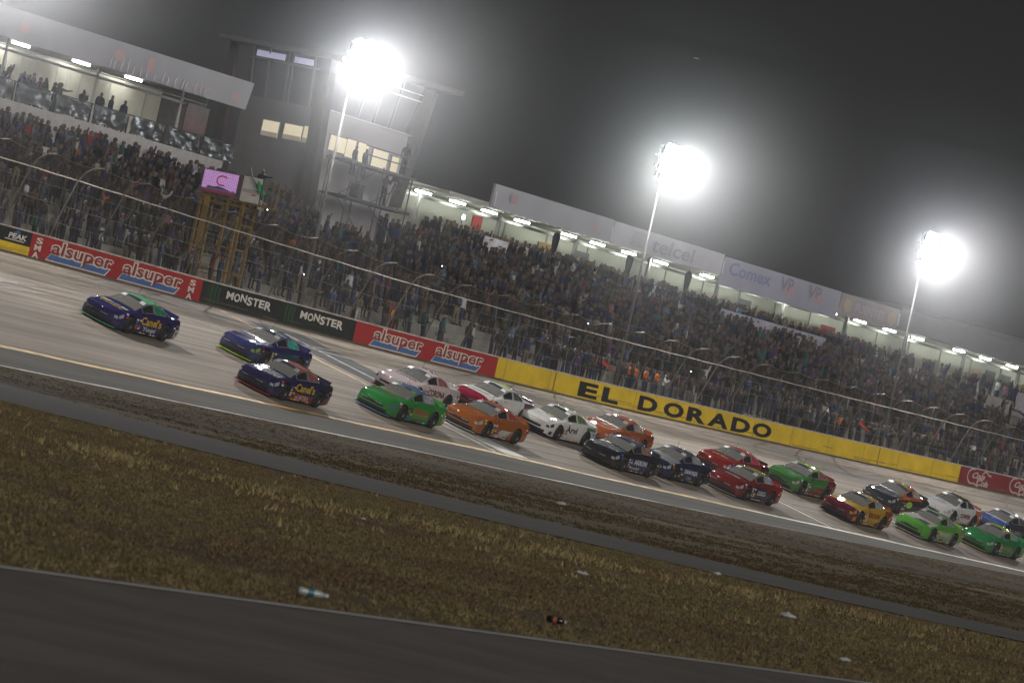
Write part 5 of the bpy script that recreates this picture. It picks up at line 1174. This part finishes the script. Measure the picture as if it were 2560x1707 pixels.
# marshals, flagman, camera crew
for s_, d_, sh, lab in ((62.3, 1.3, 'orange', 'marshal in orange jacket behind the letter D, first of four'), (63.4, 1.5, 'orange', 'marshal in orange jacket, second of four in a cluster'), (64.4, 1.4, 'orange', 'marshal in orange jacket, third of four in a cluster'), (65.8, 1.4, 'orange', 'marshal in orange jacket behind the letter O, last of four'), (89.2, 1.0, 'orange', 'marshal in orange holding the red flag past the last letter'), (57.2, .9, 'brown', 'marshal in brown holding the red flag near the letter L'), (34.8, 1.0, 'red', 'person in full red suit standing behind the third red banner')):
    o = person(s_, d_, ztop(s_) - .3, lab, 'marshals at the fence', 'folded' if s_ != 34.8 else 'stand', sh, 'blue' if s_ != 34.8 else 'black')
    if sh == 'red':
        o.material_slots[3].material = cm('shirt', sh, SHIRT[sh])
def flag(s_, d_, z_, lab, col, pole, cloth_pts):
    t = thing('signal_flag', lab, 'flag', s_, d_, z_, rz=RZ - math.pi / 2)
    t.scale = (1.15, 1.15, 1.15); MB().tube(pole, .018, 6).build('flagstaff', M_sc, t)
    m = MB(); m.grid(cloth_pts); m.build('flag_cloth', mat('flag_%d' % int(col[0] * 100 + col[1] * 10), col, .6), t, smooth=True)
def cone_cloth(flip=1): return [[(.05 + .75 * i / 6, .04 * math.sin(i * 2 + j), .30 - .40 * i / 6 + (.22 - .035 * i) * (j / 4 - .5)) for j in range(5)] for i in range(7)]
flag(56.0, -.10, ztop(56) + .75, 'small bright red flag held over the wall near the letter L', (.80, .085, .04), [(-.12, 0, .52), (.85, 0, -.12)], cone_cloth())
flag(89.5, -.10, ztop(90) + .75, 'small bright red flag held over yellow wall past the last letter', (.80, .085, .04), [(-.12, 0, .52), (.85, 0, -.12)], cone_cloth())
person(20.6, 1.55, 10.05, 'flagman in dark clothes leaning over the flag stand with a green flag', None, 'point', 'black', 'black', -1.2, 1.0, 4)
t = thing('signal_flag', 'green flag waved from the top of the flag stand', 'flag', 19.9, 1.5, 10.9, rz=RZ - math.pi / 2)
MB().tube([(-.35, 0, .78), (-.12, 0, .30), (.15, 0, .02), (.55, 0, -.42)], .025, 6).build('flagstaff', M_sc, t)
MB().grid([[(.12 + .5 * i / 8 + .16 * j / 5, .05 * math.sin(i * 1.3 + j), -.02 - .42 * i / 8 + .26 * (j / 5) * (1 - i / 12)) for j in range(6)] for i in range(9)]).build('flag_cloth', mat('flag_green', (.015, .27, .10), .5), t, smooth=True)
person(48.2, 10.7, 12.26, 'camera operator in pale top on the scaffold lower deck', None, 'phone', 'grey', 'black', -.5, 1.0, 3)
person(49.6, 10.7, 14.12, 'dark silhouette of a person standing on the scaffold upper deck', None, 'stand', 'black', 'black', -.6, 1.04, 1)
for s_, lab in ((44.9, 'dark head and shoulders at the lit tower window, first of two'), (46.0, 'dark head and shoulders at the lit tower window, second of two')): person(s_, 11.0, 14.12 - .75, lab, 'people at the tower window', 'stand', 'charcoal', 'black', 0, .95, 2)
t = thing('video_camera', 'black television camera on a tripod on the scaffold lower deck', 'camera', 49.0, 10.6, 12.26, rz=RZ - .7)
MB().box(-.12, .12, -.35, .30, 1.42, 1.66).build('camera_body', M_sc, t); MB().tube([(0, -.35, 1.54), (0, -.75, 1.5)], [.09, .11], 8).build('camera_lens', M_sc, t)
for a in (0, 2.1, 4.2): MB().tube([(0, 0, 1.42), (.42 * math.cos(a), .42 * math.sin(a), 0)], .03, 5).build('tripod_leg', M_sc, t)
MB().tube([(0, .2, 1.5), (.1, .7, 1.35)], .02, 5).build('pan_handle', M_sc, t)
t = thing('equipment_case', 'dark equipment case and pale bag on the scaffold lower deck', 'case', 45.2, 10.6, 12.26)
MB().box(-.3, .3, -.25, .25, 0, .75).build('case', M_sc, t); MB().box(.45, .95, -.2, .2, 0, .32).build('bag', mat('bag_pale', (.4, .4, .42), .7), t)
# phones and camera lights glowing in the crowd
for s_, d_, z_, r_, lab, nm in ((15.66, 10.1, 10.76, .06, 'glowing phone held up in the crowd below the foil sheets', 'phone'), (51.8, 8.3, 9.9, .05, 'glowing phone in the crowd below the tower', 'phone'), (34.6, 9.3, 10.37, .045, 'glowing phone in the crowd beside the sign board', 'phone'),
                            (65.8, 6.3, 8.85, .055, 'glowing phone in the crowd left of the middle light pole', 'phone'), (73.7, 3.4, 7.6, .05, 'glowing phone in the crowd above the letter A', 'phone'), (28.9, 3.0, 7.4, .045, 'glowing phone in the crowd by the tower light pole foot', 'phone'), (61.0, 12.8, 13.05, .15, 'bright round camera light at the tower end of the upper deck', 'camera_light')):
    t = thing(nm, lab, nm.replace('_', ' '), s_, d_, z_, 'lit devices in the crowd')
    if nm == 'phone':
        MB().box(-r_, r_, .0, .02, -r_ * .6, r_ * .6).build('shell', M_sc, t); MB().box(-r_ * .9, r_ * .9, -.004, 0, -r_ * .5, r_ * .5).build('display', mat('phone_glow', (.8, .8, .9), .4, emit=(.9, .95, 1), es=9), t)
    else:
        MB().tube([(0, 0, 0), (0, .1, 0)], [.15, .10], 12).build('shell', M_sc, t); MB().tube([(0, -.01, 0), (0, 0, 0)], .14, 12).build('lens', mat('camlight_glow', (.8, .8, .9), .4, emit=(.85, .88, 1), es=40), t)
        MB().tube([(0, .05, -.1), (0, .05, -1.9)], .02, 5).build('stand', M_sc, t)

# ------------------------------------------------------------------ litter on the infield and a moth
def bottle(x, y, rz, lab, col, capc, L_=.26, alpha=.0):
    t = bpy.data.objects.new('plastic_bottle', None); COL.objects.link(t); t.location = (x, y, .06); t.rotation_euler = (0, 0, rz); tag(t, lab, 'bottle')
    a = L_ / .26
    MB().tube([(0, 0, 0), (.01, 0, 0), (.05, 0, .0), (.06, 0, 0), (.16 * a, 0, 0), (.20 * a, 0, 0), (.235 * a, 0, 0)], [.02, .034, .035, .032, .035, .03, .014], 12).build('bottle_body', col, t, smooth=True)
    MB().tube([(.235 * a, 0, 0), (.26 * a, 0, 0)], .017, 10).build('cap', capc, t)
    MB().tube([(.085 * a, 0, 0), (.135 * a, 0, 0)], .0365, 12, cap=False).build('wrapper', mat('wrap_%s' % lab[:5], (.02, .13, .20) if 'clear' in lab else (.30, .10, .08), .4), t, smooth=True)
bottle(-1.32, 48.3, R(12), 'clear crumpled plastic bottle with blue wrapper lying in the grass', mat('clear_plastic', (.34, .36, .38), .2, spec=.6), mat('cap_white', (.5, .5, .5), .5), .27)
bottle(.92, 55.9, R(-5), 'dark cola-coloured bottle with red wrapper lying in the grass', mat('dark_plastic', (.015, .012, .012), .12, spec=.7), mat('cap_pale', (.5, .45, .42), .4), .20)
def wad(x, y, sz, lab, k):
    bm = bmesh.new(); bmesh.ops.create_icosphere(bm, subdivisions=2, radius=1)
    q = random.Random(k)
    for v in bm.verts: v.co = Vector((v.co.x * sz * q.uniform(.8, 1.25), v.co.y * sz * .7 * q.uniform(.8, 1.2), max(-.3, v.co.z) * sz * .42 * q.uniform(.5, 1.4)))
    me = bpy.data.meshes.new('plastic_wad'); bm.to_mesh(me); bm.free(); me.materials.append(mat('litter_white', (.42, .42, .43), .45))
    tag(link('plastic_wad', me, None, (x, y, .03 + sz * .15)), lab, 'litter', 'white litter in the grass')
wad(1.69, 81.3, .10, 'crumpled white plastic in mid field, between both bottles and access road', 1); wad(4.77, 108.6, .09, 'white plastic cup at the near kerb of the access road', 2); wad(4.81, 83.3, .12, 'flat white bag lying in the field right of centre', 3)
wad(4.55, 65.8, .075, 'torn white scrap near the road line at lower right', 4); wad(-1.62, 86.0, .05, 'tiny white scrap in the dark grass at lower left', 5); wad(2.6, 178, .16, 'pale lump of litter on the verge below the green car', 6)
t = bpy.data.objects.new('moth', None); COL.objects.link(t); t.location = (2.09, 100.0, 8.93); tag(t, 'small white moth flying in the dark sky between the lights', 'moth')
M_moth = mat('moth_white', (.75, .76, .72), .7, emit=(.9, .95, .9), es=.0)
MB().tube([(-.04, 0, 0), (0, 0, .005), (.035, 0, 0)], [.006, .012, .005], 8).build('body', M_moth, t, smooth=True)
for sg in (1, -1): MB().grid([[(-.02 + .05 * i / 3, sg * .005 - .01 * j, .002 + .02 * j * (1 if sg > 0 else .6) * (1 - .15 * abs(i - 1.5))) if False else (sg * (.005 + .045 * j / 3), -.015 + .035 * i / 3, .012 * (j / 3) * (1 - .2 * i)) for j in range(4)] for i in range(4)]).build('wing', M_moth, t, smooth=True)
